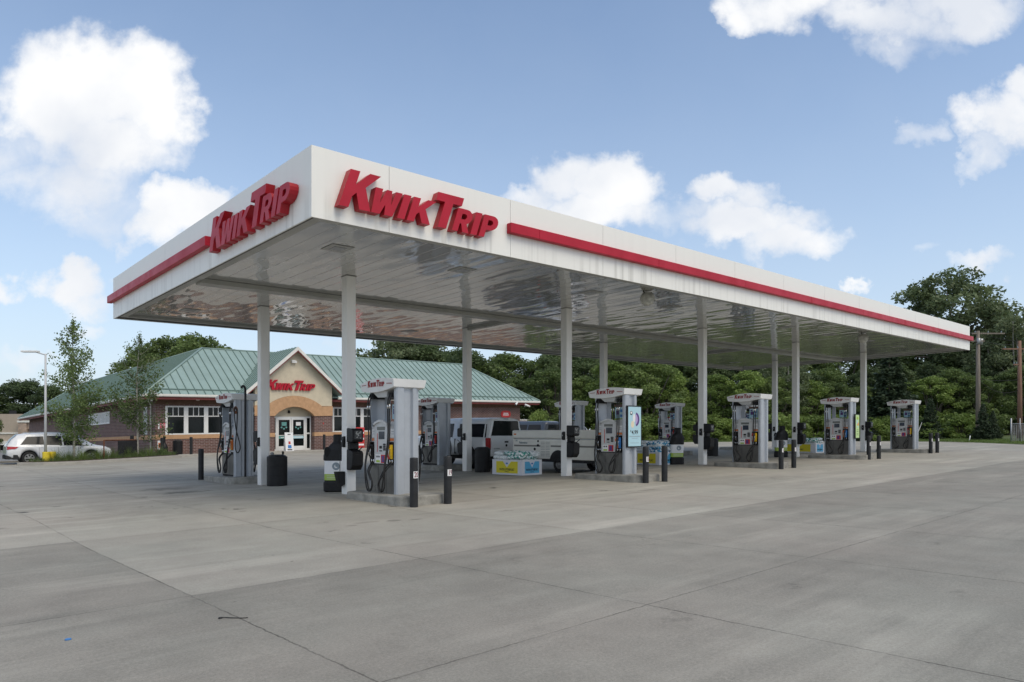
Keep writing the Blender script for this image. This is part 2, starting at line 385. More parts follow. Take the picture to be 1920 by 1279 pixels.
LAY = [('K', 0, .60, 1), ('W', .60, .55, .69), ('I', 1.21, .16, .69), ('K', 1.43, .50, .69), ('T', 1.93, .64, 1), ('R', 2.50, .41, .69), ('I', 2.97, .16, .69), ('P', 3.19, .42, .69)]
def lettering(o, u, v, n, length, height, depth, slant=.35, sq=1):
    """list of mesh builders, one a letter: face toward n*depth"""
    res = []; k = length / 3.79; o, u, v, n = Vector(o), Vector(u), Vector(v), Vector(n)
    for (ch, x, w, hh) in LAY:
        mb = MB(); _, polys = glyph(ch); h = height * hh
        def P(p): return o + u * (k * (x + p[0] * w * sq) + slant * p[1] * h) + v * (p[1] * h)
        bm = bmesh.new()
        edges = []
        for poly in polys:
            vs = [bm.verts.new(P(p)) for p in poly]
            for i in range(len(vs)): edges.append(bm.edges.new((vs[i], vs[(i + 1) % len(vs)])))
        r = bmesh.ops.triangle_fill(bm, use_beauty=True, use_dissolve=False, edges=edges)
        bm.verts.index_update()
        base = [v_.co.copy() for v_ in bm.verts]; tris = [tuple(q.index for q in f.verts) for f in bm.faces]
        nb = len(base)
        mb.add([p + n * depth for p in base], tris, 0); mb.add(base, [t[::-1] for t in tris], 1)
        st = 0
        for poly in polys:
            kk = len(poly)
            q = base[st:st + kk]
            mb.add(q + [p + n * depth for p in q], [(i, (i + 1) % kk, kk + (i + 1) % kk, kk + i) for i in range(kk)], 1); st += kk
        bm.free(); res.append(mb)
    return res
def lettering_one(*a, **kw):
    mb = MB()
    for q in lettering(*a, **kw):
        o = len(mb.v); mb.v += q.v; mb.f += [tuple(i + o for i in f) for f in q.f]; mb.m += [0] * len(q.f); mb.smooth += q.smooth
    return mb

# ------------------------------------------------------------------ ground
def right_edge(b):
    tb = [(-30, 50), (0, 54.5), (12, 56.3), (19, 62), (26, 63), (31, 56), (37, 50), (44, 47.5), (110, 47.5)]
    for (b0, a0), (b1, a1) in zip(tb, tb[1:]):
        if b <= b1: return a0 + (a1 - a0) * (b - b0) / (b1 - b0)
    return 47.5
A_J = [-60, -40, -28, -20, -14.4, -9, -3.2, -.4, 2.36, 5.06, 8.15, 11.0, 13.9, 16.9, 20.8, 24.5, 28.4, 32.2, 36, 40, 44, 48, 52, 56, 60]
B_J = [-30, -22, -14, -7, -2.6, .5, 3.80, 7.22, 12.28, 18.4, 24.6, 30, 34.4, 38.8, 43.3]
STAINS = [(6.45, 21.6, .9, .5, .12), (6.35, 20.0, .75, .45, .17), (6.95, 10.75, .16, .12, .13), (7.3, 10.55, .2, .1, .12), (6.5, 10.9, .25, .12, .08), (6.1, 10.7, .12, .08, .1), (14.6, 10.9, .5, .12, .1), (16.0, 21.5, 1.4, 1.0, .07), (12.6, 17.5, 1.3, 2.6, .06), (20.6, 17.5, 1.2, 2.8, .06), (4.4, 16.5, 1.2, 2.5, .04)]
def build_lot():
    cuts = sorted(set(B_J + [11.5, 15.6, 21.0, 12, 19, 26, 31, 37, 0]))
    rnd = random.Random(3)
    vs = []; fs = []; tone = []; uv1 = []; uv2 = []
    rnd = random.Random(3)
    tones = {}
    for bj in range(len(B_J) - 1):
        for aj in range(len(A_J)):
            am = (A_J[aj] + 1); bm_ = .5 * (B_J[bj] + B_J[bj + 1])
            t = rnd.uniform(-.018, .018)
            if bm_ < 7.3: t -= .045
            if am > 2.4 and 7.3 < bm_ < 24.7: t += .03
            if am < 2.3 and bm_ > 24: t += .0
            if am < 2.3 and 7.3 < bm_ < 12.3: t = -.06
            if am < 2.3 and 12.3 < bm_ < 18.5: t = .035
            tones[(aj, bj)] = t
    for b0, b1 in zip(cuts, cuts[1:]):
        bj = max(i for i in range(len(B_J)) if B_J[i] <= b0 + 1e-6)
        if bj >= len(B_J) - 1: continue
        J0, J1 = B_J[bj], B_J[bj + 1]
        for aj, a0 in enumerate(A_J):
            a1 = A_J[aj + 1] if aj + 1 < len(A_J) else 70
            r0, r1 = right_edge(b0), right_edge(b1)
            if a0 >= max(r0, r1): continue
            q = [(a0, b0), (min(a1, r0), b0), (min(a1, r1), b1), (a0, b1)]
            if q[1][0] <= a0: q[1] = (a0, b0)
            if q[2][0] <= a0: q[2] = (a0, b1)
            o = len(vs); 
            qq = []
            for p in q:
                if p not in qq: qq.append(p)
            if len(qq) < 3: continue
            vs += [(p[0], p[1], G(p[0], min(p[1], 43.29))) for p in qq]; fs.append(tuple(range(o, o + len(qq))))
            tone.append(tones[(aj, bj)] + .5)
            for p in qq: uv1.append((p[0] - a0, p[1] - J0)); uv2.append((a1 - p[0], J1 - p[1]))
    me = bpy.data.meshes.new('concrete_forecourt'); me.from_pydata(vs, [], fs)
    at = me.attributes.new('tone', 'FLOAT', 'FACE'); at.data.foreach_set('value', tone)
    for nm, uv in (('fromlow', uv1), ('fromhigh', uv2)):
        l = me.uv_layers.new(name=nm); l.data.foreach_set('uv', [c for p in uv for c in p])
    o = bpy.data.objects.new('concrete_forecourt', me); COL.objects.link(o); tag(o, kind='structure')
    m = bpy.data.materials.new('concrete_slabs'); m.use_nodes = True; me.materials.append(m)
    N, L = m.node_tree.nodes, m.node_tree.links; bs = N['Principled BSDF']
    def mt(op, a, b=None, c=None, cl=False):
        n = N.new('ShaderNodeMath'); n.operation = op; n.use_clamp = cl
        for i, v in enumerate((a, b, c)):
            if v is None: continue
            if isinstance(v, (int, float)): n.inputs[i].default_value = v
            else: L.new(v, n.inputs[i])
        return n.outputs[0]
    tc = N.new('ShaderNodeTexCoord')
    def noise(s, det=5, stretch=(1, 1, 1), rot=0, rough=.6, off=0):
        mp = N.new('ShaderNodeMapping'); L.new(tc.outputs['Object'], mp.inputs[0]); mp.inputs['Rotation'].default_value = (0, 0, rot); mp.inputs['Scale'].default_value = stretch; mp.inputs['Location'].default_value = (off, off, 0)
        n = N.new('ShaderNodeTexNoise'); n.inputs['Scale'].default_value = s; n.inputs['Detail'].default_value = det; n.inputs['Roughness'].default_value = rough
        L.new(mp.outputs[0], n.inputs['Vector']); return n.outputs['Fac']
    def mr(x, a, b, c, d):
        n = N.new('ShaderNodeMapRange'); L.new(x, n.inputs[0])
        for i, v in enumerate((a, b, c, d)): n.inputs[i + 1].default_value = v
        return n.outputs[0]
    at = N.new('ShaderNodeAttribute'); at.attribute_name = 'tone'
    wob = mr(noise(9, 4), .2, .8, -.012, .012)
    ds = []
    for nm in ('fromlow', 'fromhigh'):
        u = N.new('ShaderNodeUVMap'); u.uv_map = nm; s = N.new('ShaderNodeSeparateXYZ'); L.new(u.outputs[0], s.inputs[0])
        sg = 1 if nm == 'fromlow' else -1
        ds += [mt('ABSOLUTE', mt('MULTIPLY_ADD', wob, sg, s.outputs[0])), mt('ABSOLUTE', mt('MULTIPLY_ADD', wob, sg, s.outputs[1]))]
    d = mt('MINIMUM', mt('MINIMUM', ds[0], ds[1]), mt('MINIMUM', ds[2], ds[3]))
    joint = mr(mt('ADD', d, mr(noise(30, 3), .3, .7, -.004, .004)), .003, .011, 1, 0)
    jn = mt('MULTIPLY', joint, mr(noise(.9, 3, off=5), .35, .6, .12, .8))
    edge = mr(d, .02, .2, 1, 0)
    base = mt('ADD', at.outputs['Fac'], -.5)
    big = mr(noise(.22, 4), .3, .7, -.028, .028)
    mid = mr(noise(1.6, 6), .3, .7, -.03, .03)
    fine = mr(noise(48, 5, rough=.75), .25, .75, -.075, .075)
    fine2 = mr(noise(170, 3, rough=.75), .2, .8, -.085, .085)
    streak = mt('MULTIPLY', mr(noise(1.0, 6, (.11, 1.5, 1), R(38), .62), .47, .66, 0, .10), mr(noise(.16, 2, off=9), .42, .56, 0, 1))
    streak2 = mt('MULTIPLY', mr(noise(1.2, 5, (.16, 2.2, 1), R(14), .6, 3), .52, .7, 0, -.04), mr(noise(.2, 2, off=21), .45, .6, 0, 1))
    tot = base
    for q in (big, mid, fine, fine2, streak, streak2): tot = mt('ADD', tot, q)
    # oil and tyre grime where cars stand at the pumps, between b = 12 and 25
    sp = N.new('ShaderNodeSeparateXYZ'); L.new(tc.outputs['Object'], sp.inputs[0])
    lane = mt('MULTIPLY', mr(sp.outputs[1], 12.2, 15.5, 0, 1), mr(sp.outputs[1], 25, 30, 1, 0))
    grime = mt('MULTIPLY', lane, mr(noise(.55, 5, (.5, 1, 1), off=13), .38, .68, .0, .06))
    vo = N.new('ShaderNodeTexVoronoi'); vo.inputs['Scale'].default_value = .9; mpv = N.new('ShaderNodeMapping'); L.new(tc.outputs['Object'], mpv.inputs[0]); L.new(mpv.outputs[0], vo.inputs['Vector']); vo.inputs['Randomness'].default_value = 1
    spots = mr(mt('ADD', vo.outputs['Distance'], mr(noise(7, 4), .3, .7, -.14, .14)), .03, .13, 1, 0)
    spots = mt('MULTIPLY', spots, mr(noise(.5, 2, off=31), .44, .52, 0, 1))
    vo2 = N.new('ShaderNodeTexVoronoi'); vo2.inputs['Scale'].default_value = 2.3; L.new(mpv.outputs[0], vo2.inputs['Vector'])
    sm = mt('MULTIPLY', mr(mt('ADD', vo2.outputs['Distance'], mr(noise(20, 3), .3, .7, -.03, .03)), .02, .06, 1, 0), mr(noise(1.1, 2, off=51), .56, .6, 0, 1))
    spots_small = sm
    spots = mt('MULTIPLY', spots, mt('MULTIPLY', mr(sp.outputs[1], 8.5, 12, .25, 1), mr(sp.outputs[1], 26, 28, 1, .2)))
    for (sa_, sb_, ra_, rb_, am_) in STAINS:
        da = mt('MULTIPLY', mt('SUBTRACT', sp.outputs[0], sa_), 1 / ra_); db = mt('MULTIPLY', mt('SUBTRACT', sp.outputs[1], sb_), 1 / rb_)
        r_ = mt('ADD', mt('MULTIPLY', da, da), mt('MULTIPLY', db, db)); r_ = mt('ADD', r_, mr(noise(3.2, 5, off=sa_), .3, .7, -.7, .7))
        tot = mt('SUBTRACT', tot, mt('MULTIPLY', mr(r_, .2, 1.0, 1, 0), am_))
    tot = mt('SUBTRACT', tot, mt('MULTIPLY', spots_small, .16)); tot = mt('SUBTRACT', tot, grime); tot = mt('SUBTRACT', tot, mt('MULTIPLY', spots, .24)); tot = mt('SUBTRACT', tot, mt('MULTIPLY', edge, .012))
    val = mt('ADD', mt('MULTIPLY', tot, .95), .312)
    cb = N.new('ShaderNodeCombineColor')
    warm = mr(noise(.35, 3, off=40), .3, .7, .995, 1.045)
    L.new(mt('MULTIPLY', val, warm), cb.inputs[0]); L.new(mt('MULTIPLY', val, .965), cb.inputs[1]); L.new(mt('MULTIPLY', val, .83), cb.inputs[2])
    mx = N.new('ShaderNodeMix'); mx.data_type = 'RGBA'; L.new(jn, mx.inputs[0]); L.new(cb.outputs[0], mx.inputs[6]); mx.inputs[7].default_value = (.06, .055, .045, 1)
    L.new(mx.outputs[2], bs.inputs['Base Color']); bs.inputs['Roughness'].default_value = .8; bs.inputs['Specular IOR Level'].default_value = .35
    bp = N.new('ShaderNodeBump'); bp.inputs['Strength'].default_value = .35; bp.inputs['Distance'].default_value = .004
    L.new(mt('SUBTRACT', noise(140, 3), mt('MULTIPLY', joint, 3)), bp.inputs['Height']); L.new(bp.outputs[0], bs.inputs['Normal'])
build_lot()

def build_terrain():
    xs = [-900, -300, -120, -80, -61] + list(range(-50, 141, 10)) + [200, 400, 900]
    ys = [-900, -200, -60, -40, -30] + [-20, -10, 0, 11.5, 15.6, 21, 30, 43.3, 43.4, 60, 80, 100, 120, 160, 300, 900]
    vs = [(x, y, G(x, y) - .06) for y in ys for x in xs]; n = len(xs)
    fs = [(j * n + i, j * n + i + 1, (j + 1) * n + i + 1, (j + 1) * n + i) for j in range(len(ys) - 1) for i in range(n - 1)]
    mb = MB().add(vs, fs)
    o = mb.build('ground', mat('meadow_soil', (.075, .10, .03), .95, var=.5, vs=.5, bump=.6, bs=8, var2=(.06, .06, .025)))
    tag(o, kind='structure')
build_terrain()

def curbed(name, poly, h, m_top, kind='structure', soil=None, base=None):
    mb = MB(); k = len(poly)
    bot = [(x, y, (G(x, y) if base is None else T(x, y) + base) - .05) for x, y in poly]; top = [(x, y, (G(x, y) if base is None else T(x, y) + base) + h) for x, y in poly]
    mb.add(bot + top, [(i, (i + 1) % k, k + (i + 1) % k, k + i) for i in range(k)] + [tuple(range(k, 2 * k))])
    return tag(mb.build(name, m_top, bevel=.02), kind=kind)
curbed('sidewalk', [(12.4, 43.3), (45, 43.3), (45, 46.2), (12.4, 46.2)], .1, M_walk, base=.5)
curbed('sidewalk', [(-2, 43.6), (11.2, 43.6), (11.2, 44.4), (-2, 44.4)], .1, M_walk, base=.5)
# asphalt yard behind the shop's side, left, for the parked cars
yd = MB().add([(x, y, T(x, y) + .5 - .004 * 0) for x, y in [(-60, 43.3), (12.9, 43.3), (12.9, 110), (-60, 110)]], [(0, 1, 2, 3)]).build('parking_yard', mat('worn_asphalt', (.2, .2, .195), .9, var=.15, vs=1.5, bump=.3, bs=90))
tag(yd, kind='structure')
yr = MB().add([(x, y, T(x, y) + .5) for x, y in [(43.2, 46), (47.5, 46), (47.5, 110), (43.2, 110)]], [(0, 1, 2, 3)]).build('side_drive', MATS['worn_asphalt']); tag(yr, kind='structure')
PL = [(5.3, 39.9), (6.2, 39.05), (7.5, 38.9), (9.0, 39.7), (11.9, 41.1), (13.2, 41.9), (13.3, 43.2), (11.6, 43.0), (10.15, 42.0), (9.9, 40.75), (7.2, 40.3), (5.9, 40.25)]
curbed('planter_kerb', PL, .14, M_walk)
cx = sum(p[0] for p in PL) / len(PL); cy = sum(p[1] for p in PL) / len(PL)
def inset(poly, d):
    out = []; n = len(poly)
    ar = sum(poly[i][0] * poly[(i + 1) % n][1] - poly[(i + 1) % n][0] * poly[i][1] for i in range(n)); sg = 1 if ar > 0 else -1
    for i in range(n):
        p0, p1, p2 = Vector(poly[i - 1]), Vector(poly[i]), Vector(poly[(i + 1) % n])
        e0, e1 = (p1 - p0).normalized(), (p2 - p1).normalized(); n0 = Vector((-e0.y, e0.x)) * sg; n1 = Vector((-e1.y, e1.x)) * sg
        b = (n0 + n1).normalized(); out.append(tuple(p1 + b * min(2.2 * d, d / max(.3, b.dot(n0)))))
    return out
IN = inset(PL, .14)
curbed('planter_soil', IN, .17, M_soil)
tag(curbed('grass_verge', [(right_edge(b) + .15, b) for b in (-28, 0, 12, 19, 26, 31, 37, 43)] + [(75, 43), (85, 20), (80, -28)], .02, mat('verge_grass', (.085, .12, .035), .95, var=.5, vs=2, bump=.8, bs=20)), kind='structure')

# ------------------------------------------------------------------ canopy
CA, CB_, CL, CW = 5.77, 11.5, 37.4, 13.24; ZB, ZT, ZS = 5.25, 6.5, 5.37
COLA = [8.88 + 7.82 * i for i in range(5)]; COLB = [15.72, 20.80]
def soffit_mat():
    m = bpy.data.materials.new('glossy_white_soffit_panels'); m.use_nodes = True
    N, L = m.node_tree.nodes, m.node_tree.links; b = N['Principled BSDF']
    tc = N.new('ShaderNodeTexCoord')
    def noise(s, st, det=2, off=0):
        mp = N.new('ShaderNodeMapping'); L.new(tc.outputs['Object'], mp.inputs[0]); mp.inputs['Scale'].default_value = st; mp.inputs['Location'].default_value = (off, off, 0)
        n = N.new('ShaderNodeTexNoise'); n.inputs['Scale'].default_value = s; n.inputs['Detail'].default_value = det; L.new(mp.outputs[0], n.inputs['Vector']); return n.outputs['Fac']
    sp = N.new('ShaderNodeSeparateXYZ'); L.new(tc.outputs['Object'], sp.inputs[0])
    pw = N.new('ShaderNodeMath'); pw.operation = 'DIVIDE'; L.new(sp.outputs[0], pw.inputs[0]); pw.inputs[1].default_value = .406
    fr = N.new('ShaderNodeMath'); fr.operation = 'FRACT'; L.new(pw.outputs[0], fr.inputs[0])
    pp = N.new('ShaderNodeMath'); pp.operation = 'PINGPONG'; L.new(pw.outputs[0], pp.inputs[0]); pp.inputs[1].default_value = .5
    seam = N.new('ShaderNodeMapRange'); L.new(pp.outputs[0], seam.inputs[0]); seam.inputs[1].default_value = 0; seam.inputs[2].default_value = .035; seam.inputs[3].default_value = 1; seam.inputs[4].default_value = 0
    fl = N.new('ShaderNodeMath'); fl.operation = 'FLOOR'; L.new(pw.outputs[0], fl.inputs[0])
    # every pan sags and oil-cans a little in its own way
    cb = N.new('ShaderNodeCombineXYZ'); L.new(fl.outputs[0], cb.inputs[0]); 
    y2 = N.new('ShaderNodeMath'); y2.operation = 'MULTIPLY'; L.new(sp.outputs[1], y2.inputs[0]); y2.inputs[1].default_value = .42; L.new(y2.outputs[0], cb.inputs[1])
    pn = N.new('ShaderNodeTexNoise'); pn.inputs['Scale'].default_value = 1.37; pn.inputs['Detail'].default_value = 1; L.new(cb.outputs[0], pn.inputs['Vector'])
    h = N.new('ShaderNodeMath'); h.operation = 'MULTIPLY_ADD'; L.new(pn.outputs['Fac'], h.inputs[0]); h.inputs[1].default_value = .042; 
    n2 = noise(1.0, (2.4, .7, 1), .6)
    h2 = N.new('ShaderNodeMath'); h2.operation = 'MULTIPLY'; L.new(n2, h2.inputs[0]); h2.inputs[1].default_value = .024; L.new(h2.outputs[0], h.inputs[2])
    h3 = N.new('ShaderNodeMath'); h3.operation = 'MULTIPLY_ADD'; L.new(seam.outputs[0], h3.inputs[0]); h3.inputs[1].default_value = .0018; L.new(h.outputs[0], h3.inputs[2])
    bp = N.new('ShaderNodeBump'); bp.inputs['Strength'].default_value = .8; bp.inputs['Distance'].default_value = 1.0; L.new(h3.outputs[0], bp.inputs['Height'])
    L.new(bp.outputs[0], b.inputs['Normal']); L.new(bp.outputs[0], b.inputs['Coat Normal'])
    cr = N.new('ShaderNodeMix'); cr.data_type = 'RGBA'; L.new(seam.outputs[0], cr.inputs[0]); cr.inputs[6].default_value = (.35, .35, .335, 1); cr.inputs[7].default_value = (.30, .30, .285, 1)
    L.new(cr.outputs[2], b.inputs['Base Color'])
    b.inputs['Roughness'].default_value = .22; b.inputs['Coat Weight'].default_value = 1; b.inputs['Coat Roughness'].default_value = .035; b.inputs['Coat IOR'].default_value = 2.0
    return m
def fascia_mat():
    m = bpy.data.materials.new('streaked_white_fascia'); m.use_nodes = True
    N, L = m.node_tree.nodes, m.node_tree.links; b = N['Principled BSDF']
    tc = N.new('ShaderNodeTexCoord')
    def noise(s, st, det=4, off=0):
        mp = N.new('ShaderNodeMapping'); L.new(tc.outputs['Object'], mp.inputs[0]); mp.inputs['Scale'].default_value = st; mp.inputs['Location'].default_value = (off, off, 0)
        n = N.new('ShaderNodeTexNoise'); n.inputs['Scale'].default_value = s; n.inputs['Detail'].default_value = det; L.new(mp.outputs[0], n.inputs['Vector']); return n.outputs['Fac']
    st = noise(1, (6.5, 6.5, .1), 5); big = noise(.4, (1, 1, 1), 3, 5)
    sp = N.new('ShaderNodeSeparateXYZ'); L.new(tc.outputs['Object'], sp.inputs[0])
    def mr(x, a, b_, c, d):
        n = N.new('ShaderNodeMapRange'); L.new(x, n.inputs[0])
        for i, v in enumerate((a, b_, c, d)): n.inputs[i + 1].default_value = v
        return n.outputs[0]
    def mul(x, y):
        n = N.new('ShaderNodeMath'); n.operation = 'MULTIPLY'; L.new(x, n.inputs[0])
        if isinstance(y, (int, float)): n.inputs[1].default_value = y
        else: L.new(y, n.inputs[1])
        return n.outputs[0]
    f = mul(mr(st, .5, .66, 0, 1), mr(big, .38, .62, .1, .85))
    zz = N.new('ShaderNodeMath'); zz.operation = 'MULTIPLY_ADD'; L.new(sp.outputs[0], zz.inputs[0]); zz.inputs[1].default_value = -.0167; L.new(sp.outputs[2], zz.inputs[2])
    z2 = N.new('ShaderNodeMath'); z2.operation = 'MULTIPLY_ADD'; L.new(sp.outputs[1], z2.inputs[0]); z2.inputs[1].default_value = .01523; L.new(zz.outputs[0], z2.inputs[2])
    fac = mul(mul(f, .5), mr(z2.outputs[0], 5.55, 5.85, 1, .08))
    mx = N.new('ShaderNodeMix'); mx.data_type = 'RGBA'; L.new(fac, mx.inputs[0]); mx.inputs[6].default_value = (.84, .83, .78, 1); mx.inputs[7].default_value = (.36, .35, .31, 1)
    L.new(mx.outputs[2], b.inputs['Base Color']); b.inputs['Roughness'].default_value = .4
    return m
M_sof = soffit_mat(); M_fas = fascia_mat()

can = thing('fuel_canopy', 'long flat white fuel canopy with red stripe and lettering on ten columns', 'canopy', (CA, CB_, T(CA, CB_)))
def canopy():
    a0, b0, a1, b1 = CA, CB_, CA + CL, CB_ + CW; t = .16
    # fascia: butted panels with 6 mm gaps over a dark backing
    mb = MB(); g = .005
    def run(p0, p1, nrm, seams):
        d = Vector((p1[0] - p0[0], p1[1] - p0[1], 0)); Ln = d.length; d.normalize(); n = Vector((nrm[0], nrm[1], 0))
        ss = [0] + seams + [Ln]
        for s0, s1 in zip(ss, ss[1:]):
            q0 = Vector((*p0, 0)) + d * (s0 + (g if s0 > 0 else 0)); q1 = Vector((*p0, 0)) + d * (s1 - (g if s1 < Ln else 0))
            pts = [q0, q1, q1 - n * .03, q0 - n * .03]
            mb.hexa([(p.x, p.y, ZB) for p in pts] + [(p.x, p.y, ZT) for p in pts])
    sa = [1.58 + 3.09 * i for i in range(12) if 1.58 + 3.09 * i < CL - .3]
    sb = [1.9 + 3.09 * i for i in range(4)]
    run((a0, b0), (a1, b0), (0, -1), sa); run((a0, b1), (a1, b1), (0, 1), sa)
    run((a0, b0 + .031), (a0, b1 - .031), (-1, 0), sb); run((a1, b0 + .031), (a1, b1 - .031), (1, 0), sb)
    mb.build('fascia', M_fas, can, site=0)
    mb = MB(); i = .034
    mb.box(a0 + i, a1 - i, b0 + i, b0 + .1, ZB + .02, ZT - .02, 0); mb.box(a0 + i, a1 - i, b1 - .1, b1 - i, ZB + .02, ZT - .02, 0)
    mb.box(a0 + i, a0 + .1, b0 + .11, b1 - .11, ZB + .02, ZT - .02, 0); mb.box(a1 - .1, a1 - i, b0 + .11, b1 - .11, ZB + .02, ZT - .02, 0)
    mb.build('fascia_backing', mat('dark_grey_backing', (.09, .09, .09), .8), can, site=0)
    MB().box(a0 + .11, a1 - .11, b0 + .11, b1 - .11, ZT - .5, ZT - .45).build('roof_deck', M_galv, can, site=0)
    MB().box(a0 + .101, a1 - .101, b0 + .101, b1 - .101, ZS, ZS + .05).build('soffit', M_sof, can, site=0)
    # angle trim round the soffit's edge, and the gutter boxes along it
    mb = MB(); w = .32
    mb.box(a0 + .103, a1 - .103, b0 + .103, b0 + w, ZS - .07, ZS - .003); mb.box(a0 + .103, a1 - .103, b1 - w, b1 - .103, ZS - .07, ZS - .003)
    mb.box(a0 + .103, a0 + w, b0 + w + .002, b1 - w - .002, ZS - .07, ZS - .003); mb.box(a1 - w, a1 - .103, b0 + w + .002, b1 - w - .002, ZS - .07, ZS - .003)
    mb.build('soffit_trim', M_sofe, can, site=0)
    mb = MB(); mb.box(a0 + w + .01, a1 - w - .01, 17.95, 18.32, ZS - .12, ZS - .003)
    mb.build('gutter_box', M_sofe, can, site=0, bevel=.01)
    for i in (1, 3):
        MB().box(COLA[i] - .1, COLA[i] + .1, 18.33, COLB[1] - .14, ZS - .1, ZS - .003).build('drain_box', M_sofe, can, site=0)
    # red stripe, in lengths
    mb = MB(); L0 = 10.33; z0, z1 = 5.74, 5.955
    xs = [L0, 11.2] + [11.2 + 4.45 * k for k in range(1, 8) if 11.2 + 4.45 * k < a1 - 1] + [a1 + .13]
    for p, q in zip(xs, xs[1:]): mb.box(p + .003, q - .003, b0 - .14, b0 - .002, z0, z1)
    mb.build('red_stripe', M_red, can, site=0, bevel=.008)
    mb = MB(); ys = [16.3, 20.4, b1 + .14]
    for p, q in zip(ys, ys[1:]): mb.box(a0 - .14, a0 - .002, p + .003, q - .003, z0, z1)
    mb.build('red_stripe', M_red, can, site=0, bevel=.008)
    # lettering on both faces
    sg = bpy.data.objects.new('front_lettering', None); COL.objects.link(sg); sg.parent = can
    for mb in lettering((6.2, b0 - .004, 5.50), (1, 0, 0), (0, 0, 1), (0, -1, 0), 3.80, .69, .17):
        o = mb.build('letter', [M_red, M_redD], sg, bevel=0)
        o.data.transform(Matrix.Translation((-CA, -CB_, 0)))
        for v in o.data.vertices: v.co.z += .0167 * v.co.x
    sg = bpy.data.objects.new('side_lettering', None); COL.objects.link(sg); sg.parent = can
    for mb in lettering((a0 - .004, 15.95, 5.50), (0, -1, 0), (0, 0, 1), (-1, 0, 0), 4.05, .69, .17):
        o = mb.build('letter', [M_red, M_redD], sg)
        o.data.transform(Matrix.Translation((-CA, -CB_, 0)))
        for v in o.data.vertices: v.co.z += -.01523 * v.co.y
    # recessed lights
    for i, a in enumerate([7.37 + 3.31 * k if k < 2 else 15.36 + 3.9 * (k - 2) for k in range(9)]):
        for b in (13.5, 22.6):
            if b > 20 and i % 2: continue
            z = ZS - .004
            mb = MB(); mb.box(a - .26, a + .26, b - .26, b + .26, z - .009, z)
            o = mb.build('soffit_light', M_sofl, can, site=0, bevel=.008)
            l = MB(); l.box(a - .14, a + .14, b - .14, b + .14, z - .016, z - .0095)
            lo = l.build('lens', mat('dull_grey_lens', (.25, .26, .27), .2), can, site=0); lo.parent = o
    # columns
    for i, a in enumerate(COLA):
        for j, b in enumerate(COLB):
            mb = MB(); h = .127; zb = rise(b) + .0
            mb.box(a - h, a + h, b - h, b + h, zb, ZS - .004)
            o = mb.build('column', M_col, can, site=0, bevel=.012)
            if j == 1 or i == 0:                     # rainwater pipe boxed on the rear
                d = MB(); s = 1
                if j == 1: d.box(a + h + .002, a + h + .05, b - .06, b + .06, zb + .02, ZS - .11)
                if j == 1: d.build('downpipe', M_col, can, site=0, bevel=.006).parent = o
            fl = MB(); fl.box(a - .14, a + .14, b - .14, b + .14, ZS - .016, ZS - .0045)
            fl.build('cap_flashing', mat('grimy_flashing', (.3, .3, .28), .7), can, site=0).parent = o
M_sofe = mat('soffit_trim_paint', (.42, .42, .39), .35, var=.1, vs=2)
M_sofl = mat('light_surround', (.36, .36, .34), .3)
canopy()

# ------------------------------------------------------------------ pump islands
def island(a, b0, b1, label):
    hw = .58; r = .3; poly = []
    for (cx_, cy_, s) in ((a + hw - r, b0 + r, -90), (a + hw - r, b1 - r, 0), (a - hw + r, b1 - r, 90), (a - hw + r, b0 + r, 180)):
        for k in range(6): t = R(s + 18 * k); poly.append((cx_ + r * math.cos(t), cy_ + r * math.sin(t)))
    mb = MB(); k = len(poly)
    zt = max(rise(b0), rise(b1)) + .15 if True else 0
    mb.add([(x, y, rise(y) - .05) for x, y in poly] + [(x, y, zt) for x, y in poly], [(i, (i + 1) % k, k + (i + 1) % k, k + i) for i in range(k)] + [tuple(range(k, 2 * k))])
    t = thing('pump_island', label, 'pump island', (a, (b0 + b1) / 2, T(a, (b0 + b1) / 2)), group='concrete pump islands')
    mb.build('concrete_kerb', M_conc, t, site=0, bevel=.025)
    return zt
ORD = ['first', 'second', 'third', 'fourth', 'fifth']
ZI = []
for i, a in enumerate(COLA):
    zf = island(a - .03, 12.35, 14.95, f'low concrete island under the {ORD[i]} front pump from the left')
    zr = island(a - .03, 21.55, 24.3, f'low concrete island under the {ORD[i]} rear pump counted from the left')
    ZI.append((.065, zr))

# ------------------------------------------------------------------ fuel pump
def curve(pts, n=6):
    pts = [Vector(p) for p in pts]; out = []
    for i in range(len(pts) - 1):
        p0, p1, p2, p3 = pts[max(i - 1, 0)], pts[i], pts[i + 1], pts[min(i + 2, len(pts) - 1)]
        for k in range(n):
            t = k / n
            out.append(.5 * ((2 * p1) + (-p0 + p2) * t + (2 * p0 - 5 * p1 + 4 * p2 - p3) * t * t + (-p0 + 3 * p1 - 3 * p2 + p3) * t ** 3))
    out.append(pts[-1]); return out
def nozzle(mb, x, y, z, sx, mcol):
    # handle up in the boot, spout into the pump, cover on top
    mb.hexa([(x + sx * q[0], y + q[1], z + q[2]) for q in [(-.02, -.035, -.14), (.07, -.035, -.14), (.07, .035, -.14), (-.02, .035, -.14), (.01, -.04, .10), (.11, -.04, .13), (.11, .04, .13), (.01, .04, .10)]], 0)
    mb.hexa([(x + sx * q[0], y + q[1], z + q[2]) for q in [(.0, -.042, .08), (.12, -.042, .08), (.12, .042, .08), (.0, .042, .08), (-.06, -.03, .15), (.06, -.04, .17), (.06, .04, .17), (-.06, .03, .15)]], 0)
    mb.tube(curve([(x + sx * .10, y, z - .1), (x + sx * .13, y, z - .02), (x + sx * .115, y, z + .07)], 3), .009, 6, 1)
    mb.cyl((x + sx * .03, y, z - .14), (x + sx * .03, y, z - .26), .018, .014, 8, 2)
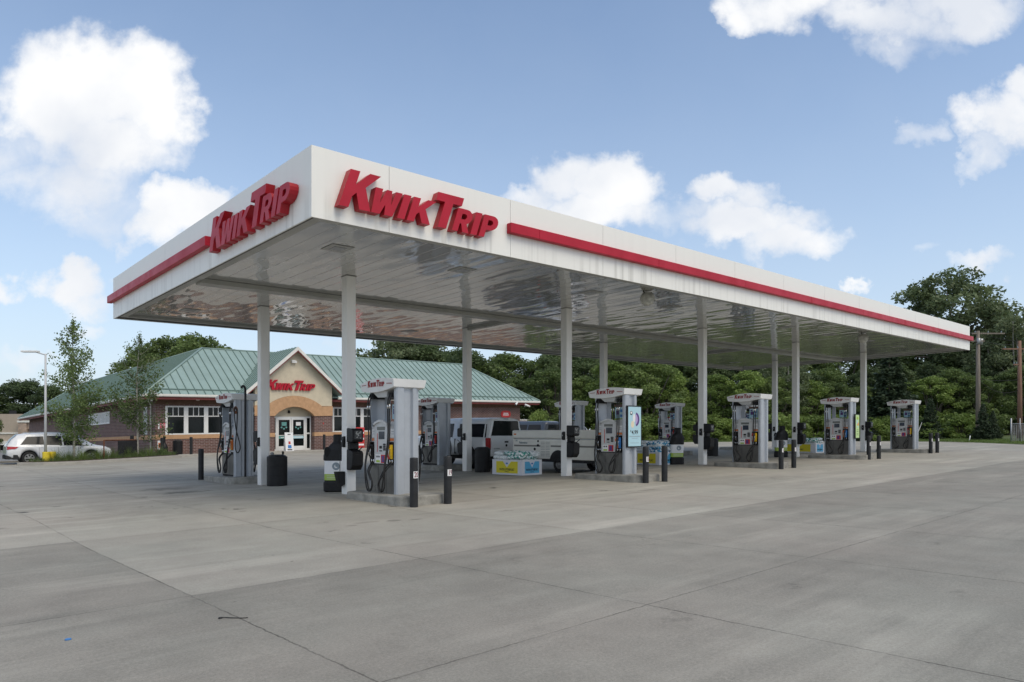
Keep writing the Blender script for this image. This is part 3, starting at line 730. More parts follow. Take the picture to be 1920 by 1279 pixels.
def make_pump():
    t = thing('fuel_pump', 'pump', 'fuel pump')
    # ribbed end pillar
    mb = MB()
    prof = [(-.31, .03), (-.28, 0), (-.12, 0), (-.07, .07), (.09, .07), (.12, 0), (.21, 0), (.245, .07), (.31, .07), (.31, .11), (-.31, .11)]
    mb.prism(prof, (0, 0, 0), (1, 0, 0), (0, 1, 0), (0, 0, 2.42), 0)
    mb.build('end_pillar', M_pump, t, bevel=.006)
    mb = MB(); mb.prism([(-.27, 0), (.27, 0), (.25, .08), (-.25, .08)], (0, 1.12, 0), (1, 0, 0), (0, 1, 0), (0, 0, 2.38), 0)
    mb.build('rear_post', M_pump, t, bevel=.006)
    # cabinet
    mb = MB(); mb.box(-.285, .285, .114, 1.117, .055, .70, 0); mb.box(-.27, .27, .115, 1.116, 0, .054, 1); mb.box(-.295, .295, .113, 1.118, .701, .725, 1)
    for s in (-1, 1):
        for y in (.45, .78): mb.box(min(s * .286, s * .289), max(s * .286, s * .289), y - .003, y + .003, .06, .69, 1)
    mb.build('cabinet', [M_pumpd, M_blk2], t, bevel=.006)
    mb = MB(); mb.box(-.21, .21, .114, 1.118, .726, 1.66, 0)
    mb.build('core', M_pumpl, t)
    for s in (-1, 1):
        def bx(mb, x0, x1, y0, y1, z0, z1, m=0): mb.box(min(s * x0, s * x1), max(s * x0, s * x1), y0, y1, z0, z1, m)
        # console with arched hood
        mb = MB()
        top = [(.37, 1.58)] + [(.37 + .55 * k / 8, 1.60 + .075 * math.sin(math.pi * k / 8)) for k in range(9)] + [(.92, 1.58)]
        mb.prism([(.92, .726), (.37, .726)] + top, (s * .212, 0, 0), (0, 1, 0), (0, 0, 1), (s * .09, 0, 0), 0)
        hood = [(.37, 1.55)] + [(.37 + .55 * k / 8, 1.575 + .075 * math.sin(math.pi * k / 8)) for k in range(9)] + [(.92, 1.55)]
        hood += [(.92, 1.60)] + [(.92 - .55 * k / 8, 1.62 + .085 * math.sin(math.pi * k / 8)) for k in range(9)] + [(.37, 1.60)]
        mb.prism(hood, (s * .303, 0, 0), (0, 1, 0), (0, 0, 1), (s * .035, 0, 0), 0)
        con = mb.build('console', M_pumpl, t, tri=True)
        mb = MB(); bx(mb, .303, .309, .50, .73, 1.27, 1.44); mb.build('screen', M_screen, con)
        mb = MB(); bx(mb, .303, .308, .43, .86, .735, .93, 0)           # control stickers and buttons
        mb.build('instruction_label', M_lbl, con)
        mb = MB()
        bx(mb, .3085, .311, .69, .74, .86, .90, 0); bx(mb, .3085, .311, .77, .82, .86, .90, 0); bx(mb, .3085, .311, .68, .83, .75, .80, 2); bx(mb, .3085, .312, .44, .635, .74, .925, 1); bx(mb, .3085, .313, .50, .60, .76, .90, 3)
        mb.build('sticker', [M_ink, M_redl, M_grn, M_pur], con)
        mb = MB()
        for r_ in range(4):
            for c_ in range(3): bx(mb, .303, .312, .45 + .035 * c_, .475 + .035 * c_, 1.02 + .04 * r_, 1.05 + .04 * r_, 0)
        bx(mb, .303, .315, .60, .70, 1.0, 1.02, 1); bx(mb, .303, .312, .60, .70, 1.06, 1.12, 1); bx(mb, .303, .306, .78, .80, .98, 1.4, 2)
        mb.build('keypad', [M_blk, M_blk2, M_redl], con)
        mb = MB(); bx(mb, .303, .308, .48, .80, 1.47, 1.545); mb.build('display', mat('grey_lcd', (.13, .14, .13), .2), con)
        # boots
        for (y0, y1) in ((.15, .36), (.93, 1.11)):
            mb = MB(); bx(mb, .213, .25, y0, y1, .73, 1.20, 0); bx(mb, .251, .30, y0, y0 + .012, .73, 1.2, 0); bx(mb, .251, .30, y1 - .012, y1, .73, 1.2, 0); bx(mb, .251, .30, y0, y1, .73, .745, 0)
            mb.build('nozzle_boot', M_blk, t)
            mb = MB(); bx(mb, .213, .25, y0, y1, 1.21, 1.56, 0); mb.build('side_panel', M_pumpl, t, bevel=.004)
            mb = MB(); bx(mb, .251, .254, y0 + .01, y1 - .01, 1.23, 1.29, 1); bx(mb, .251, .254, y0 + .01, y1 - .01, 1.31, 1.5, 0); bx(mb, .2545, .256, y0 + .03, y1 - .05, 1.38, 1.39, 2); bx(mb, .2545, .256, y0 + .03, y1 - .06, 1.43, 1.44, 2)
            mb.build('warning_label', [M_lbl, M_orange, M_greyink], t)
        # nozzles and hoses
        for k, (y, mc, ytop) in enumerate(((.215, M_yel, .26), (.305, M_redl, .19), (.98, M_blk, 1.0), (1.06, M_blk, 1.09))):
            mb = MB(); nozzle(mb, s * .25, y, .98, s, 0)
            mb.build('nozzle', [mc, M_chrome, M_chrome], t)
            rr = random.Random(k * 7 + s)
            dy = (.28 if y < .6 else -.30) * rr.uniform(.8, 1.25); low = rr.uniform(.06, .13); xo = s * (.41 + .08 * rr.random())
            z1 = 2.1
            pts = [(s * .3, ytop, 2.28), (s * .36, ytop, 2.14), (s * .37, ytop, 1.9), (s * .36, ytop + dy * .05, 1.3), (xo, ytop + dy * (.15 if k % 2 else -.10), .7), (xo, ytop + dy * .25, .25), (xo, ytop + dy * .6, low),
                   (xo, ytop + dy * .95, .28), (xo - s * .03, y + dy * .25, .55), (s * .285, y, .74)]
            mb = MB(); mb.tube(curve(pts, 6), .0165, 8); mb.build('hose', M_rub, t)
            mb = MB(); mb.cyl((s * .365, ytop, 2.04), (s * .37, ytop, 1.94), .02, .02, 8, 0); mb.build('hose_coupling', M_chrome, t)
    # upper hose box, advert panels between the posts
    for y_a, y_b in ((.13, .34), (.95, 1.115)): MB().box(-.3, .3, y_a, y_b, 2.18, 2.30).build('hose_box', M_blk, t)
    MB().box(-.012, .012, .80, .945, 1.665, 2.30).build('glass_panel', M_pump, t)
    mb = MB(); mb.box(-.02, .02, .30, .62, 1.72, 2.05, 0); mb.box(-.024, .024, .28, .64, 2.055, 2.13, 1)
    for s in (-1, 1):
        for (y0, z0, w, h, m) in ((.33, 1.9, .10, .08, 2), (.46, 1.83, .12, .12, 3), (.34, 1.76, .09, .07, 2), (.5, 1.97, .08, .04, 3)):
            mb.box(min(s * .0205, s * .023), max(s * .0205, s * .023), y0, y0 + w, z0, z0 + h, m)
    mb.build('advert_panel', [M_lblue, mat('brown_panel', (.16, .09, .06), .5), M_blue, M_pur], t)
    mb = MB()
    mb.hexa([(-.3, .42, 2.2), (.3, .42, 2.2), (.3, .78, 2.2), (-.3, .78, 2.2), (-.33, .36, 2.33), (.33, .36, 2.33), (.33, .95, 2.33), (-.33, .95, 2.33)], 0)
    mb.build('light_tray', M_pumpl, t, bevel=.005)
    # header: arched sign, flared wider at the top
    n = 14; topl = []; botl = []
    for k in range(n + 1):
        q = k / n; y = -.06 + 1.38 * q
        topl.append((y, 2.56 + .06 * math.sin(math.pi * min(1, q * .92 + .08)) - .05 * q ** 3)); botl.append((y + (.03 if k == 0 else -.03 if k == n else 0), 2.405 - .075 * math.sin(math.pi * q * .9) - .035 * q))
    vs = []; fs = []
    for (y, z), (y2, z2) in zip(topl, botl): vs += [(-.435, y, z), (.435, y, z), (.405, y2, z2), (-.405, y2, z2)]
    for k in range(n):
        o = 4 * k
        for e in range(4): fs.append((o + e, o + (e + 1) % 4, o + 4 + (e + 1) % 4, o + 4 + e))
    fs += [(0, 1, 2, 3), (4 * n + 3, 4 * n + 2, 4 * n + 1, 4 * n)]
    mb = MB().add(vs, fs); hd = mb.build('header', M_head, t, bevel=.006)
    for s in (-1, 1):
        u = (0, -s * -1, 0) if s > 0 else (0, -1, 0)
        u = (0, 1, 0) if s > 0 else (0, -1, 0)
        y0 = .29 if s > 0 else 1.0
        o = Vector((s * .418, y0, 2.415)); nv = Vector((s, 0, -.15)).normalized(); vv = Vector((s * .13, 0, 1)).normalized()
        lm = lettering_one(o, u, vv, nv, .72, .145, .006, slant=.2, sq=.84)
        for (ya, yb) in ((1.06, 1.24), (.02, .22)):
            zc = 2.475
            lm.box(min(s * .42, s * .436), max(s * .42, s * .436), ya, yb, zc - .006, zc + .006, 0)
        for i in range(len(lm.v)):
            x, y, z = lm.v[i]; lm.v[i] = (x, y, z + .02 * math.sin(math.pi * (y + .06) / 1.3))
        lm.build('lettering', M_txt, hd)
    return t
pump0 = make_pump()
colr = ['yellow-handled', 'poster-bearing', 'white-labelled', 'green-postered', 'far right']
FL = ['first front fuel pump from the left beside bollards 20 and 19',
      'second front fuel pump from the left with a pale blue price poster on its end',
      'third front fuel pump from the left, plain end pillar and no poster',
      'fourth front fuel pump from the left with a narrow pale green poster',
      'rightmost front fuel pump, last under the far end of the canopy']
BL = ['rear fuel pump nearest the camera at left, behind the tall black air pole',
      'rear fuel pump seen just right of the first front pump, beside the pickup',
      'rear fuel pump half hidden behind the second front column and the camper',
      'rear fuel pump above the blue bags and the bottle-shaped bin',
      'rear fuel pump hidden behind the third front pump at the far row']
PUMPS = []
for i, a in enumerate(COLA):
    for row, b in ((0, 13.05), (1, 22.1)):
        p = pump0 if (i, row) == (0, 0) else dup(pump0)
        p.location = (a - .04, b, T(a, b + .6) + (ZI[i][row])); p['label'] = (FL if row == 0 else BL)[i]; p['group'] = 'fuel pumps under the canopy'
        PUMPS.append(p)
NZ = [M_yel, M_redl, M_blue, M_orange]
for k, p in enumerate(PUMPS):                         # grip covers differ from pump to pump
    if k == 0: continue
    nz = [c for c in p.children if c.name.startswith('nozzle') and not c.name.startswith('nozzle_boot')]
    for j, c in enumerate(nz):
        if j % 4 < 2:
            c.data = c.data.copy(); c.data.materials[0] = NZ[(k * 3 + j) % 4]

def end_poster(p, kind):
    fr = MB()
    x0, x1, z0, z1 = (-.30, .36, .86, 2.08) if kind == 0 else (-.02, .42, .78, 1.86)
    fr.box(x0, x1, -.07, -.012, z0, z1, 0)
    f = fr.build('poster_frame', M_blk, p, bevel=.008)
    m = MB(); m.box(x0 + .035, x1 - .035, -.074, -.0705, z0 + .035, z1 - .035, 0)
    m.build('poster', M_lblue if kind == 0 else M_ylg, f)
    m = MB(); Y = -.075
    def ell(cx_, cz, rx, rz, mm, a0=0, a1=360, n=20, d=.001):
        m.prism([(cx_ + rx * math.cos(R(a0 + (a1 - a0) * k / n)), cz + rz * math.sin(R(a0 + (a1 - a0) * k / n))) for k in range(n + (0 if a1 - a0 == 360 else 1))], (0, Y, 0), (1, 0, 0), (0, 0, 1), (0, -d, 0), mm)
    if kind == 0:
        ell(.08, 1.68, .17, .2, 2, -88, 88); ell(.06, 1.68, .11, .15, 3, -88, 88, d=.0016); ell(-.07, 1.53, .075, .1, 1); ell(0, 1.72, .06, .12, 4); ell(-.13, 1.86, .06, .06, 5); ell(-.13, 1.87, .04, .035, 4, d=.002)
        put_text(m, '4.99', .17, (.035, Y, 1.295), (1, 0, 0), (0, 0, 1), (0, -1, 0), 5)
        put_text(m, '$', .08, (-.15, Y, 1.335), (1, 0, 0), (0, 0, 1), (0, -1, 0), 5)
        for z, w in ((1.185, .25), (1.165, .25), (1.12, .14), (.985, .2)): m.box(.03 - w, .03 + w, Y - .001, Y, z, z + .009, 0)
        m.build('print', [M_greyink, M_cream, M_pur, mat('lilac_print', (.45, .35, .6), .5), M_lbl, M_ink], f)
    else:
        ell(.2, 1.68, .1, .07, 0); ell(.15, 1.52, .06, .1, 1); ell(.26, 1.42, .06, .08, 2); ell(.2, 1.3, .05, .04, 1)
        for z in (1.15, 1.08, 1.0, .93): m.box(.1, .3, Y - .001, Y, z, z + .03, 3)
        m.build('print', [M_grn, M_lblue, M_orange, mat('olive_ink', (.2, .3, .1), .6)], f)
end_poster(PUMPS[2], 0); end_poster(PUMPS[6], 1)

# ------------------------------------------------------------------ bollards
def make_bollard(num):
    t = thing('bollard', 'b', 'bollard'); r = .086; h = 1.02
    MB().lathe([(0, 0), (r, 0), (r, h - .05), (r * .99, h - .048), (r * .97, h - .04), (r, h - .036), (r * .985, h - .015), (r * .9, h), (0, h + .008)], 24).build('sleeve', M_boll, t)
    if num:
        def wrap(p): a = p[0] / (r + .003); rr = r + .003 - p[1]; return Vector((rr * math.sin(a), -rr * math.cos(a), p[2]))
        mb = MB(); n = 8; w = .062
        vs = [wrap((-w + 2 * w * k / n, 0, z)) for k in range(n + 1) for z in (.60, .74)]
        mb.add(vs, [(2 * k, 2 * k + 2, 2 * k + 3, 2 * k + 1) for k in range(n)], 0)
        o = mb.build('number_plate', M_lbl, t)
        mb = MB(); put_text(mb, num, .155, (0, 0, .668), (.60, 0, 0), (0, 0, 1), (0, -1, 0), 0, fn=lambda p: wrap((p.x, p.y - .0005, p.z)))
        mb.build('number', mat('number_ink', (.16, .015, .03), .5), o)
    return t
NUM = ['20', '19', '18', None, '16', '15', '14', '13', '12', '11']
BLAB = ['charcoal bollard numbered 20, left of the pair before the first pump', 'charcoal bollard numbered 19, right of the pair before the first pump',
        'left bollard of the pair before the second pump, number half turned away', 'right bollard of the pair before the second pump, no number visible',
        'left bollard of the pair before the third pump', 'right bollard of the pair before the third pump',
        'left bollard of the pair before the fourth pump', 'right bollard of the pair before the fourth pump',
        'left bollard of the pair at the far right end pump', 'right bollard of the pair at the far right end pump']
for k, (a, b) in enumerate([(8.42, 12.24), (9.28, 12.22), (16.25, 12.25), (17.0, 12.15), (24.0, 12.2), (24.95, 12.2), (32.1, 12.35), (32.95, 12.25), (39.75, 12.3), (40.55, 12.25)]):
    t = make_bollard(NUM[k]); t.location = on(a, b); tag(t, BLAB[k], 'bollard', 'dark bollards around the forecourt')
blank = make_bollard(None); blank.location = on(8.3, 24.4); tag(blank, 'plain charcoal bollard at the far end of the left rear island', 'bollard', 'dark bollards around the forecourt')
for (a, b, z, lab) in [(12.75, 43.9, .6, 'left charcoal bollard before the brick wall, nearest the shop corner'), (14.35, 43.85, .6, 'charcoal bollard below the shop windows right of the round bin'), (22.95, 43.9, .6, 'charcoal bollard right of the shop entrance doors')]:
    t = dup(blank); t.location = (a, b, T(a, b) + z); t['label'] = lab

# ------------------------------------------------------------------ column fittings: towel and squeegee stations, call boxes
def service_unit():
    t = thing('windshield_service_unit', 'u', 'squeegee station')
    mb = MB()      # hangs on the face at y=0, sticks out to -y ; x +-.15
    def sect(pts, w, m=0): mb.prism(pts, (-w, 0, 0), (0, 1, 0), (0, 0, 1), (2 * w, 0, 0), m)
    sect([(0, 1.28), (-.27, 1.28), (-.30, 1.33), (-.30, 1.56), (-.26, 1.61), (0, 1.62)], .15)
    sect([(0, 1.10), (-.14, 1.10), (-.14, 1.279), (0, 1.279)], .12)
    sect([(0, .60), (-.20, .60), (-.29, .72), (-.31, 1.0), (-.27, 1.06), (-.10, 1.099), (0, 1.099)], .15)
    mb.build('housing', M_blk, t, bevel=.02)
    mb = MB(); mb.box(-.10, .10, -.306, -.3015, 1.36, 1.56, 0)
    for i in range(16):
        rr = random.Random(i); x = rr.uniform(-.08, .06); z = rr.uniform(1.37, 1.53); mb.box(x, x + .025, -.308, -.3065, z, z + .018, 1)
    mb.build('towel_window', [mat('worn_dark_print', (.06, .06, .06), .4), mat('worn_light_print', (.5, .5, .46), .5)], t)
    mb = MB(); mb.tube([(.05, -.16, 1.02), (.10, -.34, 1.17)], .012, 6); mb.build('squeegee_handle', M_blk, t)
    return t
def call_box():
    t = thing('call_box', 'c', 'intercom box')
    mb = MB(); mb.hexa([(-.055, -.075, 1.17), (.055, -.075, 1.17), (.055, 0, 1.15), (-.055, 0, 1.15), (-.055, -.06, 1.40), (.055, -.06, 1.40), (.055, 0, 1.43), (-.055, 0, 1.43)])
    mb.build('case', M_blk, t, bevel=.015)
    mb = MB(); mb.cyl((0, -.075, 1.30), (0, -.082, 1.30), .022, .022, 12); mb.build('button', M_galv, t)
    return t
su = service_unit(); cbx = call_box(); first = True
for i, a in enumerate(COLA):
    for j, b in enumerate(COLB):
        if j == 1 and i == 3: pass
        s = su if first else dup(su); c = cbx if first else dup(cbx); first = False
        z = T(a, b) + rise(b)
        s.location = (a + .01, b - .131 if j == 0 else b + .131, z); s.rotation_euler = (0, 0, 0 if j == 0 else math.pi)
        c.location = (a - .131, b - .02, z); c.rotation_euler = (0, 0, -math.pi / 2)
        row = 'front' if j == 0 else 'rear'
        tag(s, f'black towel and squeegee station hanging on the {ORD[i]} {row} column from the left', 'squeegee station', 'squeegee stations on the columns')
        tag(c, f'small black call box fixed to the {ORD[i]} {row} column from the left', 'intercom box', 'call boxes on the columns')
b = MB(); b.prism([(0, .56), (.13, .50), (.22, .88), (0, .88)], (-.09, 0, 0), (0, -1, 0), (0, 0, 1), (.18, 0, 0)); 
t = thing('squeegee_bucket', 'black squeegee bucket hanging low on the first front column', 'bucket', (COLA[0] - .131, COLB[0] + .03, T(COLA[0], COLB[0]) - .32), -math.pi / 2)
b.build('pail', M_blk, t, bevel=.01); MB().tube([(0, -.1, .6), (.02, -.10, 1.30)], .008, 6).build('squeegee_handle', M_blk, t)

# ------------------------------------------------------------------ bottle-shaped bins, drum bins
def bottle_bin():
    t = thing('bottle_shaped_bin', 'b', 'bin')
    mb = MB(); W = .31; D = .17
    pts = [(-.92, 0, 0), ]
    def ring(hw, z, hd): return (hw, z, hd)
    rings = [(.27, 0, .15), (.31, .03, .17), (.31, .24, .17), (.285, .27, .155), (.285, .30, .155), (.285, .46, .155), (.285, .80, .155), (.31, .815, .17), (.31, .93, .17), (.29, 1.08, .165), (.2, 1.22, .15), (.14, 1.27, .13), (.13, 1.29, .12), (.125, 1.295, .125), (.125, 1.46, .125), (.1, 1.475, .1)]
    mats_ = [0, 0, 0, 0, 2, 1, 0, 0, 0, 0, 0, 0, 0, 0, 0]
    n = 28; prev = None
    for k, (hw, z, hd) in enumerate(rings):
        cur = []
        for i in range(n):
            a = 2 * math.pi * i / n; e = .55 if z < 1.1 else .9
            cur.append((math.copysign(abs(math.cos(a)) ** e, math.cos(a)) * hw + (.10 if z > 1.2 else .10 * max(0, (z - .93) / .27)) * .6, math.copysign(abs(math.sin(a)) ** e, math.sin(a)) * hd, z))
        if prev: mb.add(prev + cur, [(i, (i + 1) % n, n + (i + 1) % n, n + i) for i in range(n)], mats_[k - 1], True)
        prev = cur
    mb.add(prev, [tuple(range(n))], 0)
    o = mb.build('bottle_body', [M_blk, M_lbl, M_grn], t)
    for s in (-1, 1):      # recessed grip and round emblem on each broad side
        g = MB(); g.lathe([(.001, 0), (.06, 0), (.085, -.004)], 20, sy=1.5)
        g.xf(Matrix.Translation((-.18, s * (.168), 1.03)) @ Matrix.Rotation(s * -math.pi / 2, 4, 'X')); g.build('grip_recess', mat('deep_black', (.004, .004, .004), .8), t)
        e = MB(); e.lathe([(.045, .0), (.07, .004), (.085, .004), (.1, 0)], 24)
        e.lathe([(.0, .002), (.03, .003), (.04, 0)], 12, c=(.02, .02, 0)); e.xf(Matrix.Translation((.04, s * .157, .66)) @ Matrix.Rotation(s * -math.pi / 2, 4, 'X')); e.build('emblem', M_greyink, t)
        st = MB()
        for z in (.33, .37, .41): st.box(-.2, .2, min(s * .157, s * .159), max(s * .157, s * .159), z, z + .008)
        st.build('stripe', M_lbl, t)
    return t
bb = bottle_bin()
BB = [(9.02, 16.62, -.75, 'bottle-shaped black bin with white and lime label beside the first front column'),
      (24.3, 16.8, -.5, 'bottle-shaped black bin with white and lime label beside the blue bags'),
      (31.85, 16.2, -.6, 'bottle-shaped black bin seen between the third pump pair of bollards')]
for k, (a, b_, rz, lab) in enumerate(BB):
    t = bb if k == 0 else dup(bb); t.location = on(a, b_); t.rotation_euler = (0, 0, rz); tag(t, lab, 'bin', 'bottle-shaped bins under the canopy')
def drum(r=.29, h=.86):
    t = thing('drum_bin', 'd', 'bin')
    MB().lathe([(0, 0), (r * .97, 0), (r, .02), (r, h * .36), (r * 1.01, h * .37), (r * 1.01, h * .39), (r, h * .40), (r, h * .66), (r * 1.01, h * .67), (r * 1.01, h * .69), (r, h * .7), (r, h * .97), (r * .97, h), (r * .85, h * 1.01)], 32).build('drum', M_blk, t)
    MB().lathe([(r * .86, h * 1.0), (r * .84, h * 1.03), (r * .6, h * 1.06), (.12, h * 1.06), (.11, h * 1.02)], 32).build('lid', M_blk, t)
    return t
dr = drum()
for k, (a, b_, z, sc, lab) in enumerate([(9.0, 20.1, None, 1, 'black drum bin in front of the rear column at left, litter on its lid'), (16.7, 19.9, None, 1.0, 'black drum bin beside the white salt carton and the pickup'),
                                        (32.1, 20.0, None, 1, 'black drum bin below the small white direction sign'), (14.05, 45.3, .6, .95, 'round black bin against the brick wall below the windows')]):
    t = dr if k == 0 else dup(dr); t.location = on(a, b_) if z is None else (a, b_, T(a, b_) + z); t.scale = (sc,) * 3; tag(t, lab, 'bin', 'black drum bins')
lit = thing('litter', 'crumpled foil scrap and cup lying on the lid of the left drum bin', 'litter', (9.0, 20.1, G(9.0, 20.1) + .913))
MB().lathe([(.0, 0), (.05, .0), (.06, .05), (.02, .07)], 7, c=(-.13, .05, 0)).build('foil', M_galv, lit)
MB().lathe([(0, 0), (.03, 0), (.035, .09), (0, .09)], 10, c=(.17, -.02, 0)).build('cup', M_blk, lit)
ash = thing('ash_urn', 'slim black bottle-necked ash urn against the brick wall beside the first window', 'ash urn', (13.3, 45.3, T(13.3, 45.3) + .6))
MB().lathe([(0, 0), (.2, 0), (.2, .03), (.18, .45), (.15, .55), (.06, .72), (.055, .98), (.07, 1.0), (.07, 1.1), (0, 1.11)], 20).build('urn', M_blk, ash)

# ------------------------------------------------------------------ salt displays
def salt(a, b_, rz, w, d, layers, matbag, label, both):
    t = thing('salt_display', label, 'display carton', on(a, b_), rz, 'water softener salt displays'); h = .52
    mb = MB(); q = .012
    mb.box(0, w, 0, q, .01, h); mb.box(0, w, d - q, d, .01, h); mb.box(0, q, q + .001, d - q - .001, .01, h); mb.box(w - q, w, q + .001, d - q - .001, .01, h); mb.box(q, w - q, q, d - q, .01, .03)
    # scalloped cardboard flap on the right-hand side
    mb.build('carton', M_card, t)
    def art(o, u, n, W_, mp):
        o, u, n = Vector(o), Vector(u), Vector(n); m = MB(); v = Vector((0, 0, 1))
        poly = [(.14 * W_, .07), (.86 * W_, .07), (.86 * W_, .46), (.64 * W_, .46), (.5 * W_, .26), (.36 * W_, .46), (.14 * W_, .46)]
        m.prism(poly, o + n * .001, u, v, n * .003, 0)
        put_text(m, 'WATER SOFTENER SALT', .078 * min(W_, 1.1), o + n * .0045 + u * (.5 * W_) + v * .185, u * .72, v * 1.25, n, 1)
        put_text(m, 'SOLAR SALT', .034, o + n * .0045 + u * (.5 * W_) + v * .115, u, v, n, 1)
        m.prism([(.5 * W_ + .05 * math.cos(k), .39 + .03 * math.sin(k)) for k in [2 * math.pi * i / 12 for i in range(12)]], o + n * .001, u, v, n * .003, 2)
        m.build('carton_print', [mp, M_ink, M_blue], t)
    art((0, d, 0), (0, -1, 0), (-1, 0, 0), d, M_salty); art((0, 0, 0), (1, 0, 0), (0, -1, 0), w, M_saltb)
    rr = random.Random(int(a * 10)); nb = 0
    for L_ in range(layers):
        nx, ny = (2, 3) if L_ % 2 == 0 else (3, 2)
        if L_ == layers - 1 and layers > 3: nx, ny = 2, 2
        for i in range(nx):
            for j in range(ny):
                m = MB(); bw, bd = (w - .06) / nx, (d - .06) / ny; cx_, cy_ = .03 + bw * (i + .5), .03 + bd * (j + .5)
                hx, hy, hz = bw * .54, bd * .54, .075; n1, n2 = 12, 8; prev = None
                for s_ in range(n2 + 1):
                    ph = -math.pi / 2 + math.pi * s_ / n2; cur = []
                    for k in range(n1):
                        th = 2 * math.pi * k / n1; f = lambda c, e: math.copysign(abs(c) ** e, c)
                        cur.append((f(math.cos(th), .45) * f(math.cos(ph), .5) * hx, f(math.sin(th), .45) * f(math.cos(ph), .5) * hy, f(math.sin(ph), .8) * hz * (1 + .25 * math.sin(3 * th + i + j + L_))))
                    if prev: m.add(prev + cur, [(k, (k + 1) % n1, n1 + (k + 1) % n1, n1 + k) for k in range(n1)], 0, True)
                    prev = cur
                m.xf(Matrix.Translation((cx_ + rr.uniform(-.03, .03), cy_ + rr.uniform(-.03, .03), .47 + .10 * L_ + .05 * rr.random() * (L_ > 0))) @ Matrix.Rotation(rr.uniform(-.12, .12), 4, 'Z') @ Matrix.Rotation(rr.uniform(-.10, .10), 4, 'X') @ Matrix.Rotation(rr.uniform(-.12, .12), 4, 'Y'))
                bag = m.build('salt_bag', matbag if (i + 2 * j + L_) % 3 else MATS['plain_white_bag'])
                bag.matrix_world = t.matrix_basis.copy(); bag.location = t.location; bag.rotation_euler = t.rotation_euler
                tag(bag, f'plastic salt bag {label.split("|")[0].split(" with ")[0].replace("white carton","heaped in the white carton")}', 'bag', 'bags ' + label)
                bag['tier'] = f'{["bottom", "second", "third", "fourth", "top"][L_] if layers > 3 else ["bottom", "middle", "top"][L_]} tier, {["left", "middle", "right"][i] if nx == 3 else ["left", "right"][i]} column, {["near", "middle", "far"][j] if ny == 3 else ["near", "far"][j]} row'
                BAGS.append(bag)
mat('plain_white_bag', (.84, .84, .84), .35, var=.35, vs=16, var2=(.45, .55, .55))
BAGS = []
salt(15.9, 16.95, R(5), 1.0, 1.35, 3, M_bag, 'white carton of green and white salt bags beside the camper trailer', True)
for x in BAGS: x['label'] = 'salt bag beside camper, ' + x['tier']; x['group'] = 'salt bags beside the camper'
k0 = len(BAGS)
salt(23.3, 16.9, R(0), 1.0, 1.25, 5, M_bagb, 'white carton stacked high with blue and white bags behind two bollards', True)
for x in BAGS[k0:]: x['label'] = 'blue salt bag in high stack, ' + x['tier']; x['group'] = 'blue salt bags in the high stack'
k0 = len(BAGS)
salt(37.0, 16.9, R(0), 1.0, 2.0, 3, M_bag, 'white carton of salt bags left of the fourth front pump', True)
for x in BAGS[k0:]: x['label'] = 'salt bag left of fourth front pump, ' + x['tier']; x['group'] = 'salt bags left of the fourth pump'

# ------------------------------------------------------------------ black pole with coiled hose by the left rear pump
t = thing('air_hose_pole', 'tall thin black pole with curled top standing before the left rear pump', 'pole', on(8.72, 21.75))
zt = 2.95
MB().tube(curve([(0, 0, 0), (0, 0, 1.5), (0, 0, zt - .15), (-.01, 0, zt - .02), (-.06, -.01, zt + .05), (-.12, -.02, zt + .02), (-.12, -.02, zt - .03)], 5), .033, 10).build('pipe', M_blk2, t)
MB().lathe([(0, 0), (.13, 0), (.13, .015), (.05, .02), (.045, .05)], 16).build('base_plate', M_rust, t)
MB().tube(curve([(-.28, -.1, 2.2), (-.31, -.1, 1.6), (-.36, -.12, 1.15), (-.28, -.1, .95), (-.2, -.1, 1.15), (-.33, -.1, 1.7), (-.38, -.1, 2.2), (-.34, -.1, 2.32), (-.28, -.1, 2.2)], 6), .017, 8).build('hose_loop', M_rub, t)
MB().lathe([(.03, -.02), (.11, -.02), (.12, 0), (.11, .02), (.03, .02)], 16).xf(Matrix.Translation((-.33, -.08, 2.25)) @ Matrix.Rotation(math.pi / 2, 4, 'X') @ Matrix.Scale(.6, 4, (1, 0, 0))).build('reel', M_rust, t)

